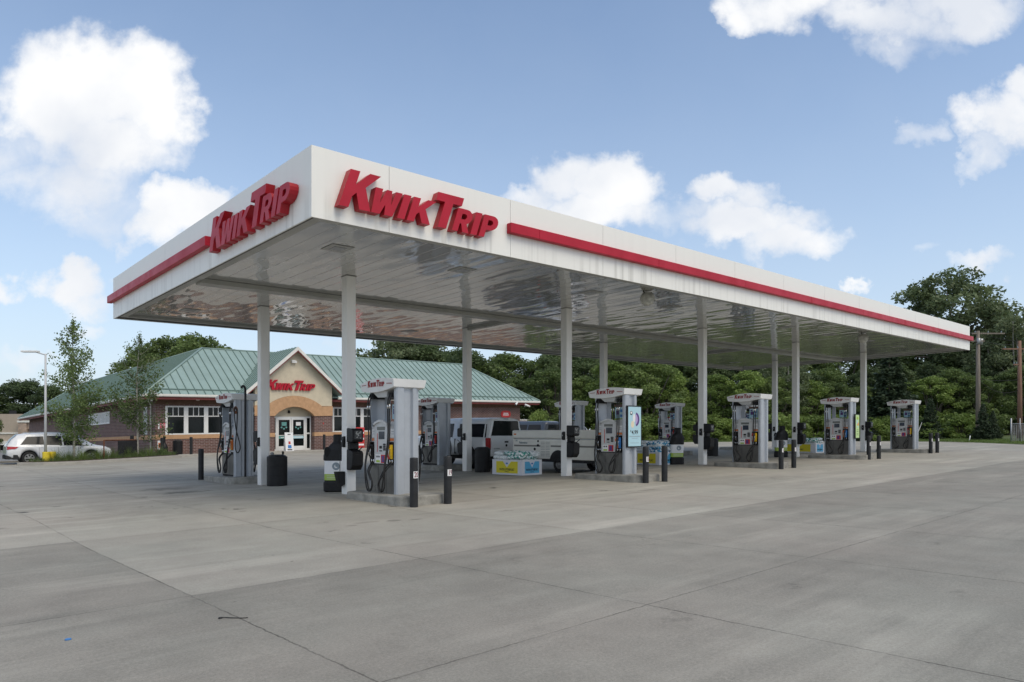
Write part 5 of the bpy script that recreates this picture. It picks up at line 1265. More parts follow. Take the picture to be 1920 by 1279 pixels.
# ------------------------------------------------------------------ vehicles
M_cargl = mat('tinted_car_glass', (.012, .014, .018), .12, spec=.22)
def catm(tab, x):
    for i in range(len(tab) - 1):
        if tab[i][0] <= x <= tab[i + 1][0]:
            f = (x - tab[i][0]) / (tab[i + 1][0] - tab[i][0]); return [p + (q_ - p) * f for p, q_ in zip(tab[i][1:], tab[i + 1][1:])]
    return list(tab[-1][1:])
def vehicle(name, label, cat, tab, paint, wheels, side_win, glass_front, glass_rear, extra, group=None, wr=.36, rough=None):
    """tab rows: x (rear 0 .. front), z_sill, z_belt, half width, z_top, half width of top ; +x is forward"""
    t = thing(name, label, cat, group=group)
    # denser stations
    xs = sorted(set([r[0] for r in tab] + [tab[0][0] + (tab[-1][0] - tab[0][0]) * k / 60 for k in range(61)]))
    mb = MB(); rings = []
    for x in xs:
        z0, zb, w, zt, wt = catm(tab, x)
        # wheel arch cut: lift the sill over the wheels
        for wx in wheels:
            d = abs(x - wx); ra = wr + .07
            if d < ra: z0 = max(z0, wr + math.sqrt(ra * ra - d * d))
        zm = z0 + (zb - z0) * .55 if z0 < zb else zb - .02
        zm = max(zm, z0 + .01)
        k = wt / w
        half = [(w * .90, z0), (w * .985, z0 + (zm - z0) * .35), (w, zm), (w * .985, zb - (zb - zm) * .2), (w * .955, zb), (wt + (w * .955 - wt) * .12, zt - (zt - zb) * .14), (wt * .93, zt - .02), (wt * .6, zt + .012), (0, zt + .02)]
        rings.append([(x, -y, z) for y, z in half] + [(x, y, z) for y, z in reversed(half[:-1])])
    n = len(rings[0]); vs = [p for r in rings for p in r]; fs = []
    for i in range(len(rings) - 1):
        for j in range(n): fs.append((i * n + j, i * n + (j + 1) % n, (i + 1) * n + (j + 1) % n, (i + 1) * n + j))
    fs += [tuple(range(n)), tuple(reversed(range((len(rings) - 1) * n, len(rings) * n)))]
    mb.add(vs, fs, 0, True); body = mb.build('body', paint, t)
    for p in body.data.polygons:
        if len(p.vertices) > 6: p.use_smooth = False
    def spt(x, f, s, off=.006):                # f 0 at belt .. 1 at roof edge
        z0, zb, w, zt, wt = catm(tab, x); ya = w * .955; yb = wt + (w * .955 - wt) * .12; zb2 = zt - (zt - zb) * .14
        return (x, s * (ya + (yb - ya) * f + off), zb + (zb2 - zb) * f)
    for s in (-1, 1):
        for poly in side_win:                  # list of (x_bottom, x_top) pairs strips: [(x0b,x0t),(x1b,x1t)] with f range
            (x0b, x0t), (x1b, x1t), f0, f1 = poly; g = MB(); N_ = 8; M2 = 3; P = []
            for i in range(N_ + 1):
                for j in range(M2 + 1):
                    v_ = j / M2; x = (x0b + (x1b - x0b) * i / N_) * (1 - v_) + (x0t + (x1t - x0t) * i / N_) * v_
                    P.append(spt(x, f0 + (f1 - f0) * v_, s))
            g.add(P, [(i * (M2 + 1) + j, (i + 1) * (M2 + 1) + j, (i + 1) * (M2 + 1) + j + 1, i * (M2 + 1) + j + 1) for i in range(N_) for j in range(M2)], 0, True)
            g.build('side_window', M_cargl, t)
    def top_patch(x0, x1, nm, inset=.1):
        g = MB(); P = []; N_ = 6
        for i in range(N_ + 1):
            x = x0 + (x1 - x0) * i / N_; z0, zb, w, zt, wt = catm(tab, x); wv = wt * .93 - inset * .5
            for y, zz in ((-wv, zt - .008), (-wt * .5, zt + .02), (0, zt + .03), (wt * .5, zt + .02), (wv, zt - .008)): P.append((x, y, zz + .008))
        g.add(P, [(i * 5 + j, (i + 1) * 5 + j, (i + 1) * 5 + j + 1, i * 5 + j + 1) for i in range(N_) for j in range(4)], 0, True); g.build(nm, M_cargl, t)
    if glass_front: top_patch(*glass_front, 'windscreen')
    if glass_rear: top_patch(*glass_rear, 'rear_window')
    for wx in wheels:
        for s in (-1, 1):
            w = catm(tab, wx)[2]
            wt_ = MB(); r = wr
            wt_.lathe([(r * .62, -.10), (r * .9, -.11), (r, -.07), (r, .07), (r * .9, .11), (r * .66, .10)], 32).xf(Matrix.Translation((wx, s * (w - .13), r)) @ Matrix.Rotation(math.pi / 2, 4, 'X'))
            wo = wt_.build('tyre', M_rub); wo.parent = None
            wh = thing('wheel', None, None); wh.parent = t
            wo.parent = wh
            rm = MB(); rm.lathe([(r * .64, .085), (r * .6, .095), (r * .57, .05), (r * .2, .06), (r * .1, .09), (0, .09)], 24)
            rm2 = MB()
            for k in range(6):
                a = 2 * math.pi * k / 6; ca, sa = math.cos(a), math.sin(a); hw_ = .035
                P = []
                for rr_, zz, ww in ((r * .1, .085, .03), (r * .60, .088, .045)):
                    for e in (-1, 1):
                        P.append((rr_ * ca - e * ww * sa, rr_ * sa + e * ww * ca, zz))
                Q = [(x, y, z - .03) for x, y, z in P]
                rm2.hexa([Q[0], Q[1], Q[3], Q[2], P[0], P[1], P[3], P[2]])
            dk = MB(); dk.lathe([(0, .03), (r * .6, .03)], 24)
            Mx = Matrix.Translation((wx, s * (w - .115), r)) @ Matrix.Rotation(-s * math.pi / 2, 4, 'X')
            for mm_, nm, mt_ in ((rm2, 'rim', M_alu), (dk, 'brake_shadow_plate', M_blk2)):
                if nm == 'rim': mm_.lathe([(r * .66, .07), (r * .64, .1), (r * .58, .1), (r * .57, .05)], 28); mm_.lathe([(0, .1), (r * .12, .095), (r * .13, .06)], 12)
                mm_.xf(Mx); mm_.build(nm, mt_, wh)
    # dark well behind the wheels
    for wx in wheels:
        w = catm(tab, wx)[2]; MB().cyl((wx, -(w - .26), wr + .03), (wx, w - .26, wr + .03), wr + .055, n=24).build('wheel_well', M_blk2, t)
    extra(t, spt)
    return t
def put(v, a, b, hd, z=None):
    v.location = (a, b, T(a, b) + rise(min(b, 42))) if z is None else (a, b, T(a, b) + z); v.rotation_euler = (0, 0, hd)

# crossover: side profile
SUV = [(0.0, .55, .95, .80, 1.0, .55), (.06, .42, .98, .88, 1.12, .66), (.25, .36, 1.02, .94, 1.42, .60), (.5, .34, 1.05, .965, 1.66, .60), (.9, .30, 1.06, .98, 1.74, .64), (1.8, .26, 1.04, .99, 1.78, .67), (2.8, .25, 1.02, .99, 1.77, .67), (3.35, .25, 1.0, .985, 1.69, .64),
       (3.85, .25, .99, .98, 1.36, .62), (4.25, .26, .98, .97, 1.10, .66), (4.4, .27, .97, .965, 1.06, .72), (4.85, .30, .90, .93, .985, .70), (5.1, .36, .80, .84, .88, .62), (5.2, .45, .70, .70, .76, .5)]
def suv_extra(t, spt):
    for s in (-1, 1):
        mb = MB(); mb.hexa([(.02, s * .90, .84), (.40, s * .985, .88), (.40, s * .6, .88), (-.01, s * .6, .84), (.05, s * .88, 1.02), (.55, s * .975, 1.0), (.55, s * .6, 1.0), (.0, s * .6, 1.02)]); mb.build('tail_lamp', M_lamp, t, bevel=.01)
    mb = MB(); mb.box(-.03, .3, -.86, .86, .30, .52); mb.box(4.95, 5.22, -.72, .72, .3, .48)
    for s in (-1, 1): mb.box(.92, 3.72, min(s * .91, s * .955), max(s * .91, s * .955), .22, .33)
    mb.hexa([(.3, -.955, .28), (.62, -.96, .28), (.62, .96, .28), (.3, .955, .28), (.3, -.955, .55), (.5, -.96, .55), (.5, .96, .55), (.3, .955, .55)])
    mb.build('dark_lower_trim', M_blk2, t, bevel=.015)
    for s in (-1, 1):
        m = MB(); m.hexa([(3.55, s * .97, 1.03), (3.72, s * .97, 1.04), (3.70, s * 1.13, 1.05), (3.55, s * 1.13, 1.04), (3.56, s * .97, 1.16), (3.70, s * .97, 1.14), (3.68, s * 1.13, 1.15), (3.56, s * 1.13, 1.18)]); m.build('wing_mirror', M_carw, t, bevel=.02)
        m = MB(); m.box(2.55, 2.75, min(s * .972, s * 1.0), max(s * .972, s * 1.0), .93, .96); m.box(1.55, 1.75, min(s * .972, s * 1.0), max(s * .972, s * 1.0), .94, .97); m.build('door_handle', M_carw, t, bevel=.008)
        m = MB()
        for x in (1.5, 2.42, 3.42): m.box(x - .004, x + .004, min(s * .95, s * .996), max(s * .95, s * .996), .36, .96)
        m.build('door_gap', M_blk2, t)
        m = MB(); m.tube(curve([(.9, s * .58, 1.765), (1.1, s * .6, 1.81), (2.6, s * .62, 1.82), (2.95, s * .62, 1.775)], 4), .018, 6); m.build('roof_rail', M_galv, t)
        m = MB(); m.hexa([(4.62, s * .9, .80), (5.02, s * .80, .72), (5.0, s * .7, .72), (4.62, s * .85, .80), (4.55, s * .88, .90), (4.98, s * .76, .84), (4.96, s * .68, .84), (4.6, s * .82, .90)]); m.build('headlight', mat('clear_lamp', (.6, .6, .6), .1), t, bevel=.01)
v = vehicle('parked_suv', 'white crossover parked beside the planter with young trees, tail to the left', 'car', SUV, M_carw, [1.05, 4.07],
            [((.62, .95), (1.75, 1.72), .10, .86), ((1.84, 1.81), (2.62, 2.58), .08, .90), ((2.70, 2.66), (3.78, 3.42), .06, .88)], (3.45, 4.2), (.12, .5), suv_extra)
v.scale = (.86, .86, .85); put(v, 5.06, 41.75, R(-1.5), None)
v2 = dup(v); put(v2, -.2, 45.6, R(-1), .5); v2['label'] = 'white car cut off by the left edge of the photo behind the crossover'
v3 = dup(v); put(v3, 32.9, 29.5, R(90)); v3['label'] = 'white car mostly hidden behind the second front pump'
v3.scale = (.95, .95, .98)

TRK = [(0.0, .62, 1.05, .90, 1.80, .66), (.03, .55, 1.08, .95, 1.88, .72), (.25, .52, 1.10, .985, 1.90, .76), (2.0, .50, 1.12, .99, 1.92, .76), (2.05, .50, 1.12, .99, 1.92, .74), (3.6, .45, 1.14, .99, 1.90, .70), (3.9, .45, 1.14, .99, 1.82, .68), (4.55, .45, 1.15, .985, 1.28, .74), (5.4, .5, 1.06, .96, 1.15, .74), (5.75, .55, .9, .88, .98, .66)]
def trk_extra(t, spt):
    m = MB(); m.prism([(-.76, 1.24), (.76, 1.24), (.62, 1.80), (-.62, 1.80)], (-.015, 0, 0), (0, 1, 0), (0, 0, 1), (.02, 0, 0)); m.build('cap_rear_window', M_glass, t, bevel=.02)
    m = MB(); m.box(-.03, .02, -.76, .76, .6, 1.06); m.build('tailgate', M_truck, t, bevel=.02)
    m = MB(); m.box(-.05, -.031, -.09, .09, .98, 1.04); m.cyl((-.04, 0, .88), (-.028, 0, .88), .05, .05, 12); m.build('tailgate_handle', M_blk, t)
    m = MB()
    for k in range(9): m.box(-.036, -.031, .34 + .035 * k, .34 + .035 * k + .022, .745, .785)
    m.build('tailgate_lettering', M_galv, t)
    for s in (-1, 1):
        m = MB(); m.box(-.035, .12, min(s * .79, s * .965), max(s * .79, s * .965), .70, 1.16); m.build('tail_lamp', M_lamp, t, bevel=.03)
        m = MB(); m.hexa([(3.75, s * .97, 1.12), (3.92, s * .97, 1.12), (3.9, s * 1.22, 1.12), (3.75, s * 1.22, 1.12), (3.75, s * .97, 1.38), (3.92, s * .97, 1.38), (3.9, s * 1.22, 1.38), (3.75, s * 1.22, 1.38)]); m.build('wing_mirror', M_truck, t, bevel=.03)
        m = MB(); m.box(1.98, 2.0, min(s * .9, s * .996), max(s * .9, s * .996), .55, 1.12); m.box(3.0, 3.008, min(s * .9, s * .996), max(s * .9, s * .996), .5, 1.12); m.build('door_gap', M_blk2, t)
    m = MB(); m.box(-.16, -.03, -.9, .9, .48, .64, 0); m.build('rear_bumper', M_truck, t, bevel=.03)
    m = MB(); m.box(.1, 5.3, -.5, .5, .34, .5); m.tube([(-.1, 0, .42), (-.8, 0, .42)], .04, 8); m.build('underbody', M_blk2, t)
    m = MB(); m.box(-.012, .0, -.12, .12, 1.86, 1.88); m.build('high_brake_lamp', M_blk, t)
p = vehicle('pickup_truck', 'silver white pickup with a fitted cap, tail toward the camera, towing the camper', 'pickup', TRK, M_truck, [1.15, 4.75],
            [((.14, .18), (1.85, 1.85), .12, .84), ((2.2, 2.25), (3.0, 3.0), .08, .86), ((3.08, 3.08), (4.1, 3.8), .06, .84)], (3.95, 4.5), None, trk_extra, wr=.39)
p.scale = (1, 1, 1.04); put(p, 18.6, 20.75, R(90))
def blue_extra(t, spt):
    m = MB(); m.prism([(-.62, 1.16), (.62, 1.16), (.5, 1.66), (-.5, 1.66)], (-.012, 0, 0), (0, 1, 0), (0, 0, 1), (.02, 0, 0)); m.build('rear_window', M_glass, t, bevel=.02)
    for s in (-1, 1):
        m = MB(); m.box(-.03, .1, min(s * .8, s * .96), max(s * .8, s * .96), .8, 1.2); m.build('tail_lamp', M_lamp, t, bevel=.02)
        m = MB(); pts = [spt(2.15, .1, s, .012), spt(2.4, .05, s, .012), spt(2.5, .5, s, .012), spt(2.4, .92, s, .012), spt(2.15, .9, s, .012)]; m.tube(pts, .022, 6); m.build('bright_window_frame', M_chrome, t)
BLU = [(0, .5, 1.08, .9, 1.7, .62), (.05, .45, 1.1, .95, 1.8, .7), (.3, .4, 1.12, .98, 1.86, .74), (2.5, .38, 1.12, .98, 1.86, .74), (3.2, .36, 1.1, .98, 1.8, .7), (3.9, .36, 1.08, .97, 1.22, .74), (4.9, .4, .98, .93, 1.06, .7), (5.1, .5, .85, .8, .9, .6)]
bl = vehicle('dark_blue_suv', 'slate blue sport utility vehicle seen over the roof of the camper trailer', 'car', BLU, M_carb, [1.0, 4.1], [((.2, .35), (1.35, 1.35), .1, .85), ((1.45, 1.45), (2.2, 2.2), .1, .85), ((2.3, 2.3), (3.5, 3.2), .08, .85)], (3.25, 3.85), None, blue_extra)
put(bl, 30.0, 29.2, R(90))

# camper trailer
t = thing('camper_trailer', 'low cream pop-up camper trailer with dark stripes and a roof at eye height', 'trailer', on(17.65, 15.15))
t.location.z = T(17.65, 16) + .0
Lc, Wc = 4.2, 2.0
def rbx(mb, x0, x1, y0, y1, z0, z1, r, m=0):
    poly = []
    for (cx_, cy_, s) in ((x1 - r, y0 + r, -90), (x1 - r, y1 - r, 0), (x0 + r, y1 - r, 90), (x0 + r, y0 + r, 180)):
        for k in range(4): a = R(s + 30 * k); poly.append((cx_ + r * math.cos(a), cy_ + r * math.sin(a)))
    mb.prism(poly, (0, 0, z0), (1, 0, 0), (0, 1, 0), (0, 0, z1 - z0), m)
mb = MB(); rbx(mb, 0, Wc, 0, Lc, .46, 1.14, .10); mb.build('box_body', M_camper, t, bevel=.02)
mb = MB(); rbx(mb, .02, Wc - .02, .02, Lc - .02, 1.141, 1.165, .08); mb.build('seal', M_galv, t)
mb = MB(); rbx(mb, -.02, Wc + .02, -.02, Lc + .02, 1.166, 1.47, .10); mb.build('roof', M_camper, t, bevel=.05)
mb = MB(); rbx(mb, .04, Wc - .04, .05, Lc - .05, .36, .459, .08); mb.build('chassis', M_blk2, t)
mb = MB()
for (y0, y1) in ((.15, 2.2), (2.72, 4.08)): mb.box(-.008, -.001, y0, y1, .885, .94)
mb.build('dark_stripe', mat('taupe_stripe', (.2, .19, .17), .5), t)
mb = MB()
for yc in (2.34, 2.58):
    for k in range(10): mb.box(-.012, -.002, yc - .10, yc + .10, .56 + .05 * k + (.03 if k > 3 else 0), .575 + .05 * k + (.03 if k > 3 else 0))
mb.build('vent_louvre', mat('pale_louvre', (.38, .38, .36), .5), t)
mb = MB(); mb.box(-.010, -.0015, 2.22, 2.70, .535, 1.10); mb.build('vent_panel', M_camper, t)
for o_ in t.children:
    if o_.name.startswith('vent_louvre'):
        for v_ in o_.data.vertices: v_.co.x -= .012
mb = MB(); mb.box(-.024, -.0205, 3.95, 4.08, 1.30, 1.35); mb.build('marker_lamp', M_orange, t)
mb = MB(); put_text(mb, 'Palomino', .115, (-.0085, 3.6, 1.02), (0, -1, 0), (0, 0, 1), (-1, 0, 0), 0, shear=.2); put_text(mb, '280', .07, (-.0085, 3.95, 1.09), (0, -1, 0), (0, 0, 1), (-1, 0, 0), 0, bold=False); mb.build('name_lettering', M_greyink, t)
mb = MB(); mb.cyl((-.02, 2.83, 1.08), (0, 2.83, 1.08), .035, .035, 10); mb.cyl((-.03, 2.83, .93), (0, 2.83, .93), .045, .045, 12); mb.cyl((-.015, 3.0, .80), (0, 3.0, .80), .05, .05, 12); mb.build('service_port', M_blk, t)
for s, x in ((-1, .14), (1, Wc - .14)):
    wh = thing('wheel', None, None); wh.parent = t
    mb = MB(); mb.lathe([(.17, -.09), (.28, -.09), (.30, -.06), (.30, .06), (.28, .09), (.17, .09)], 28).xf(Matrix.Translation((x, 1.85, .30)) @ Matrix.Rotation(math.pi / 2, 4, 'Y')); mb.build('tyre', M_rub, wh)
    mb = MB(); mb.lathe([(.18, .08), (.165, .03), (.13, .045), (.12, .03), (.06, .05), (.04, .09), (0, .09)], 20).xf(Matrix.Translation((x, 1.85, .30)) @ Matrix.Rotation(s * math.pi / 2, 4, 'Y')); mb.build('rim', M_alu, wh)
mb = MB()
pts = [(.40 * math.cos(R(a)), .32 + .40 * math.sin(R(a))) for a in range(0, 181, 15)]
mb.prism(pts, (-.012, 1.85, .06), (0, 1, 0), (0, 0, 1), (.13, 0, 0)); mb.build('wheel_arch', M_blk2, t)
MB().tube([(Wc * .5, Lc, .42), (Wc * .5, Lc + 1.0, .44)], .05, 8).build('drawbar', M_blk2, t)

# small direction sign behind the third pump
t = thing('direction_sign', 'small white sign with red top edge and arrow on two white posts', 'sign', on(34.5, 24.6), R(-15))
mb = MB(); mb.box(-.5, .5, -.03, .03, 1.45, 1.98, 0); mb.box(-.5, .5, -.035, .035, 1.981, 2.06, 1)
for z in (1.84, 1.75): mb.box(-.36, .36, -.034, -.031, z, z + .045, 2)
mb.prism([(-.16, 1.57), (-.06, 1.50), (-.06, 1.55), (.16, 1.55), (.16, 1.60), (-.06, 1.6), (-.06, 1.65)], (0, -.031, 0), (1, 0, 0), (0, 0, 1), (0, -.003, 0), 2)
mb.build('panel', [M_lbl, M_redl, M_redl], t)
for x in (-.46, .42): MB().box(x, x + .05, -.025, .025, 0, 1.449).build('post', M_white, t)

# ------------------------------------------------------------------ lamp pole, rails and planter things at the left
px_, py_ = 6.42, 39.85
M_galvl = mat('pale_grey_paint', (.5, .51, .52), .5)
t = thing('street_lamp', 'slim white lamp post with one flat arm rising from the planter at left', 'street lamp', (px_, py_, G(px_, py_) + .15))
MB().tube([(0, 0, 0), (0, 0, 5.1)], [.065, .04], 12).build('post', M_galvl, t)
LF = Vector((-CH, SH, 0))
MB().tube(curve([Vector((0, 0, 5.05)), LF * .25 + Vector((0, 0, 5.12)), LF * .5 + Vector((0, 0, 5.2))], 4), .028, 8).build('arm', M_galvl, t)
mb = MB(); c = LF * .72 + Vector((0, 0, 5.21)); e = LF * .38; w = Vector((SH, CH, 0)) * .13; u = Vector((0, 0, .04))
mb.hexa([c - e - w - u, c + e - w - u, c + e + w - u, c - e + w - u, c - e - w + u, c + e - w + u, c + e + w + u, c - e + w + u]); mb.build('lamp_head', M_white, t, bevel=.015)
mb = MB()
mb.lathe([(0, .0), (.15, 0), (.15, .44), (.13, .46), (0, .46)], 16, c=(.16, -.02, 0)); mb.lathe([(0, .0), (.15, 0), (.15, .44), (.13, .46), (0, .46)], 16, c=(-.13, -.22, 0)); 
t2 = thing('yellow_base_guard', 'pair of yellow round guards at the foot of the lamp post', 'post guard', (px_ + .1, py_ - .1, G(px_, py_) + .15)); mb.build('sleeve', M_ylw, t2)
t = thing('bike_rail', 'black pipe rail with dark upright slats beside the planter', 'railing', (8.95, 40.15, G(8.95, 40.15) + .15), R(42))
MB().tube(curve([(0, 0, 0), (0, 0, .85), (.06, 0, .93), (.3, 0, .94), (2.6, 0, .94)], 4), .032, 8).build('rail', M_rust, t)
mb = MB()
for k in range(16): mb.box(1.1 + .10 * k, 1.16 + .10 * k, -.02, .02, 0, .90)
mb.build('slat', M_blk2, t)
t = dup(blank); t['group'] = 'dark bollards around the forecourt'; t.location = (10.72, 42.1, G(10.72, 42.1) + .1); t['label'] = 'charcoal bollard at the end of the black rail left of the shop corner'; t.scale = (1.1, 1.1, 1.15)

# ------------------------------------------------------------------ trees
def leaf_cloud(name, P, tone, size, m, rng, parent=None, flat=.0, droop=None):
    n = len(P)
    d1 = rng.normal(size=(n, 3)); d1[:, 2] *= (1 - flat); d1 /= np.linalg.norm(d1, axis=1)[:, None]
    d2 = np.cross(d1, rng.normal(size=(n, 3))); d2 /= np.linalg.norm(d2, axis=1)[:, None] + 1e-9
    s = size * rng.uniform(.6, 1.3, (n, 1))
    V = np.empty((n, 4, 3)); V[:, 0] = P - d1 * s; V[:, 1] = P + d2 * s * .55; V[:, 2] = P + d1 * s; V[:, 3] = P - d2 * s * .55
    me = bpy.data.meshes.new(name); me.vertices.add(n * 4); me.vertices.foreach_set('co', V.reshape(-1))
    me.loops.add(n * 4); me.loops.foreach_set('vertex_index', np.arange(n * 4, dtype=np.int32))
    me.polygons.add(n); me.polygons.foreach_set('loop_start', np.arange(0, n * 4, 4, dtype=np.int32)); me.polygons.foreach_set('loop_total', np.full(n, 4, dtype=np.int32))
    me.update(calc_edges=True); me.validate()
    a = me.attributes.new('tone', 'FLOAT', 'FACE'); a.data.foreach_set('value', np.clip(tone, 0, 1).astype(np.float32))
    me.materials.append(m); o = bpy.data.objects.new(name, me); COL.objects.link(o)
    if parent: o.parent = parent
    return o
def limbs(mb, base, tips, r0, rng, rtip=.02):
    for tp in tips:
        tp = Vector(tp); st = Vector((0, 0, base * rng.uniform(.7, 1.2))); mid = st.lerp(tp, .5) + Vector((rng.normal() * .2, rng.normal() * .2, .25))
        mb.tube(curve([st, mid, tp], 4), [r0 * .45 * (1 - k / 8) + rtip for k in range(9)], 5)
def tree_proto(kind, seed, H=8, W=3, base=1.2, nclump=60, nleaf=9000, size=.16, m=None, bark=None, clump_r=.75, open_=.0, trunk_r=.16):
    rng = np.random.default_rng(seed); t = thing(kind, None, None)
    C_ = []; tries = 0
    while len(C_) < nclump and tries < 20000:
        tries += 1
        z = rng.uniform(0, 1); ang = rng.uniform(0, 2 * math.pi); lob = 1 + .22 * math.sin(3 * ang + seed) + .15 * math.sin(5 * ang + 2 * z * 4)
        prof = (math.sin(math.pi * min(1, (z * .86 + .14))) ** .55) * lob
        r = math.sqrt(rng.uniform(.12 if open_ else .25, 1)) * prof * W
        p = np.array([r * math.cos(ang), r * math.sin(ang), base + z * (H - base - clump_r * .6)])
        if all(np.linalg.norm(p - c) > clump_r * .62 for c in C_): C_.append(p)
    C_ = np.array(C_); k = len(C_); per = nleaf // k; P = []; TN = []
    ct = rng.uniform(.25, .75, k)
    for c, tn in zip(C_, ct):
        q = rng.normal(size=(per, 3)); q /= np.linalg.norm(q, axis=1)[:, None]; rad = clump_r * rng.uniform(.15, 1, (per, 1)) ** .45 * rng.uniform(.75, 1.2)
        q = q * rad * np.array([1.15, 1.15, .75]); P.append(c + q); TN.append(tn + rng.normal(size=per) * .13)
    P = np.concatenate(P); TN = np.concatenate(TN)
    leaf_cloud('crown', P, TN, size, m, rng, t, flat=.35)
    mb = MB(); mb.tube(curve([(0, 0, -.3), (rng.normal() * .05, rng.normal() * .05, base), (rng.normal() * .2, rng.normal() * .2, H * .55), (rng.normal() * .3, rng.normal() * .3, H * .86)], 4), [trunk_r * (1.25 - k_ / 12 * 1.1) for k_ in range(13)], 8)
    idx = rng.choice(k, min(k, 16), replace=False); limbs(mb, base * 1.3, C_[idx], trunk_r, rng)
    mb.build('trunk', bark or M_bark, t)
    return t
def spruce_proto(seed, H=5, W=1.5, n=9000, m=None):
    rng = np.random.default_rng(seed); t = thing('spruce', None, None); P = []; TN = []
    z = .25
    while z < H - .1:
        f = 1 - z / H; R_ = W * (f ** .85) * rng.uniform(.85, 1.1); nb = int(7 + 7 * f)
        for b in range(nb):
            a = rng.uniform(0, 2 * math.pi); r_ = R_ * rng.uniform(.75, 1.1); tn = rng.uniform(.3, .8)
            k = int(n * .0011 * r_ / W * 12) + 6
            s = rng.uniform(.1, 1, k) ** .7; lat = rng.normal(size=k) * .12 * (1.1 - s)
            P.append(np.stack([np.cos(a) * s * r_ - np.sin(a) * lat * 1.6, np.sin(a) * s * r_ + np.cos(a) * lat * 1.6, z - .16 * s * r_ + rng.normal(size=k) * .05 + .10 * s ** 3], 1)); TN.append(tn + .25 * (s - .5) + rng.normal(size=k) * .1)
        z += .20
    leaf_cloud('crown', np.concatenate(P), np.concatenate(TN), .085, m or L_con, rng, t, flat=.5)
    MB().tube([(0, 0, -.2), (0, 0, H * .95)], [.09, .015], 7).build('trunk', M_bark, t)
    return t
def young_proto(seed, H, W, base, m, bark, nb=46, per=120):
    rng = np.random.default_rng(seed); t = thing('young_tree', None, None); mb = MB(); P = []; TN = []
    tr = [Vector((0, 0, -.1)), Vector((.02, .01, H * .3)), Vector((rng.normal() * .08, rng.normal() * .08, H * .65)), Vector((rng.normal() * .10, rng.normal() * .1, H))]
    cu = curve(tr, 8); mb.tube(cu, [.062 * (1 - .93 * k / (len(cu) - 1)) + .004 for k in range(len(cu))], 8)
    for i in range(nb):
        f = base + (1 - base) * (i + rng.random()) / nb; p0 = cu[min(len(cu) - 1, int(f * (len(cu) - 1)))]
        g_ = (1 - f) / (1 - base); L_ = W * (math.sin(math.pi * min(1, g_ * .64 + .035)) ** 1.15) * rng.uniform(.55, 1.15); a = rng.uniform(0, 2 * math.pi) if i % 3 else i * 2.4
        rise_ = rng.uniform(.5, 1.3) if f > .5 else rng.uniform(.25, .9); L_ = L_ * (1 - .28 * min(1, rise_))
        tip = p0 + Vector((math.cos(a) * L_, math.sin(a) * L_, L_ * rise_)); mid = p0.lerp(tip, .5) + Vector((rng.normal() * .08, rng.normal() * .08, -.16 + rng.normal() * .08))
        bc = curve([p0, mid, tip], 4); mb.tube(bc, [.016 * (1 - .8 * k / 8) for k in range(9)], 4)
        k = int(per * (.12 + 1.15 * L_ / W) * (.5 + .8 * g_)); s = rng.uniform(.12, 1.04, k); B_ = np.array([list(q_) for q_ in bc]); ix = np.clip(s * 8, 0, 7.999); lo = ix.astype(int); fr = (ix - lo)[:, None]
        Q = B_[lo] * (1 - fr) + B_[np.minimum(lo + 1, 8)] * fr; Q = Q + rng.normal(size=(k, 3)) * np.array([.13, .13, .15]) * (.6 + .8 * (1 - f))
        P.append(Q); TN.append(rng.uniform(.3, .8) + rng.normal(size=k) * .14)
    for k in range(3):
        top = np.array(list(cu[-1])); n_ = 30; P.append(top + rng.normal(size=(n_, 3)) * np.array([.05, .05, .25]) - np.array([0, 0, .2])); TN.append(rng.uniform(.4, .8, n_))
    leaf_cloud('crown', np.concatenate(P), np.concatenate(TN), .062, m, rng, t)
    mb.build('trunk', bark, t); return t
y1 = young_proto(5, 6.75, 1.7, .20, L_young, M_barkl, 66, 165)
y1.location = (7.65, 40.2, G(7.65, 40.2) + .17); tag(y1, 'young airy tree in the planter beside the lamp post, left of its twin', 'tree', 'young trees in the planter')
y2 = young_proto(11, 6.4, 1.9, .24, L_young, M_barkl, 56, 135)
y2.location = (10.95, 41.95, G(10.95, 41.95) + .17); tag(y2, 'sparser young tree in the planter before the shop corner, right of its twin', 'tree', 'young trees in the planter')

D1 = tree_proto('leafy_tree', 1, 8, 3.1, .7, 95, 18000, .115, L_far, clump_r=.62)
D2 = tree_proto('leafy_tree', 2, 7, 2.6, .4, 85, 17000, .108, L_lite, clump_r=.55)
D3 = tree_proto('leafy_tree', 3, 10, 2.9, 1.2, 90, 16000, .125, L_dark, clump_r=.68)
D4 = tree_proto('airy_tree', 4, 11, 3.2, 3.0, 60, 7500, .15, L_grey, M_barkl, clump_r=.8, open_=1)
D5 = tree_proto('bush', 6, 2.4, 1.9, .1, 34, 5200, .11, L_lite, clump_r=.5, trunk_r=.05)
L_oak = leaf_mat('leaves_grey_green_oak', (.07, .095, .045), (.22, .28, .13))
D6 = tree_proto('broad_tree', 9, 17, 5.9, 6.5, 90, 17000, .19, L_oak, clump_r=1.05, open_=1, trunk_r=.34)
S1 = spruce_proto(21)
used = set()
def plant(pr, tx, d, h, label, cat, group, w=1, rz=None, dz=0):
    """tx: pixel-free bearing (tangent), d: distance, h: wanted height"""
    t = pr if pr.name not in used else dup(pr); used.add(pr.name)
    H0 = {D1: 8, D2: 7, D3: 10, D4: 11, D5: 2.4, D6: 17, S1: 5}[pr]
    a, b = polar(tx, d); t.location = (a, b, T(a, b) + min(.5, rise(min(b, 43))) - .05 + dz); s = h / H0; t.scale = (s * w, s * w, s)
    t.rotation_euler = (0, 0, random.uniform(0, 6.28) if rz is None else rz); tag(t, label, cat, group); return t
rw = random.Random(42)
GW = 'trees of the wood behind the canopy'
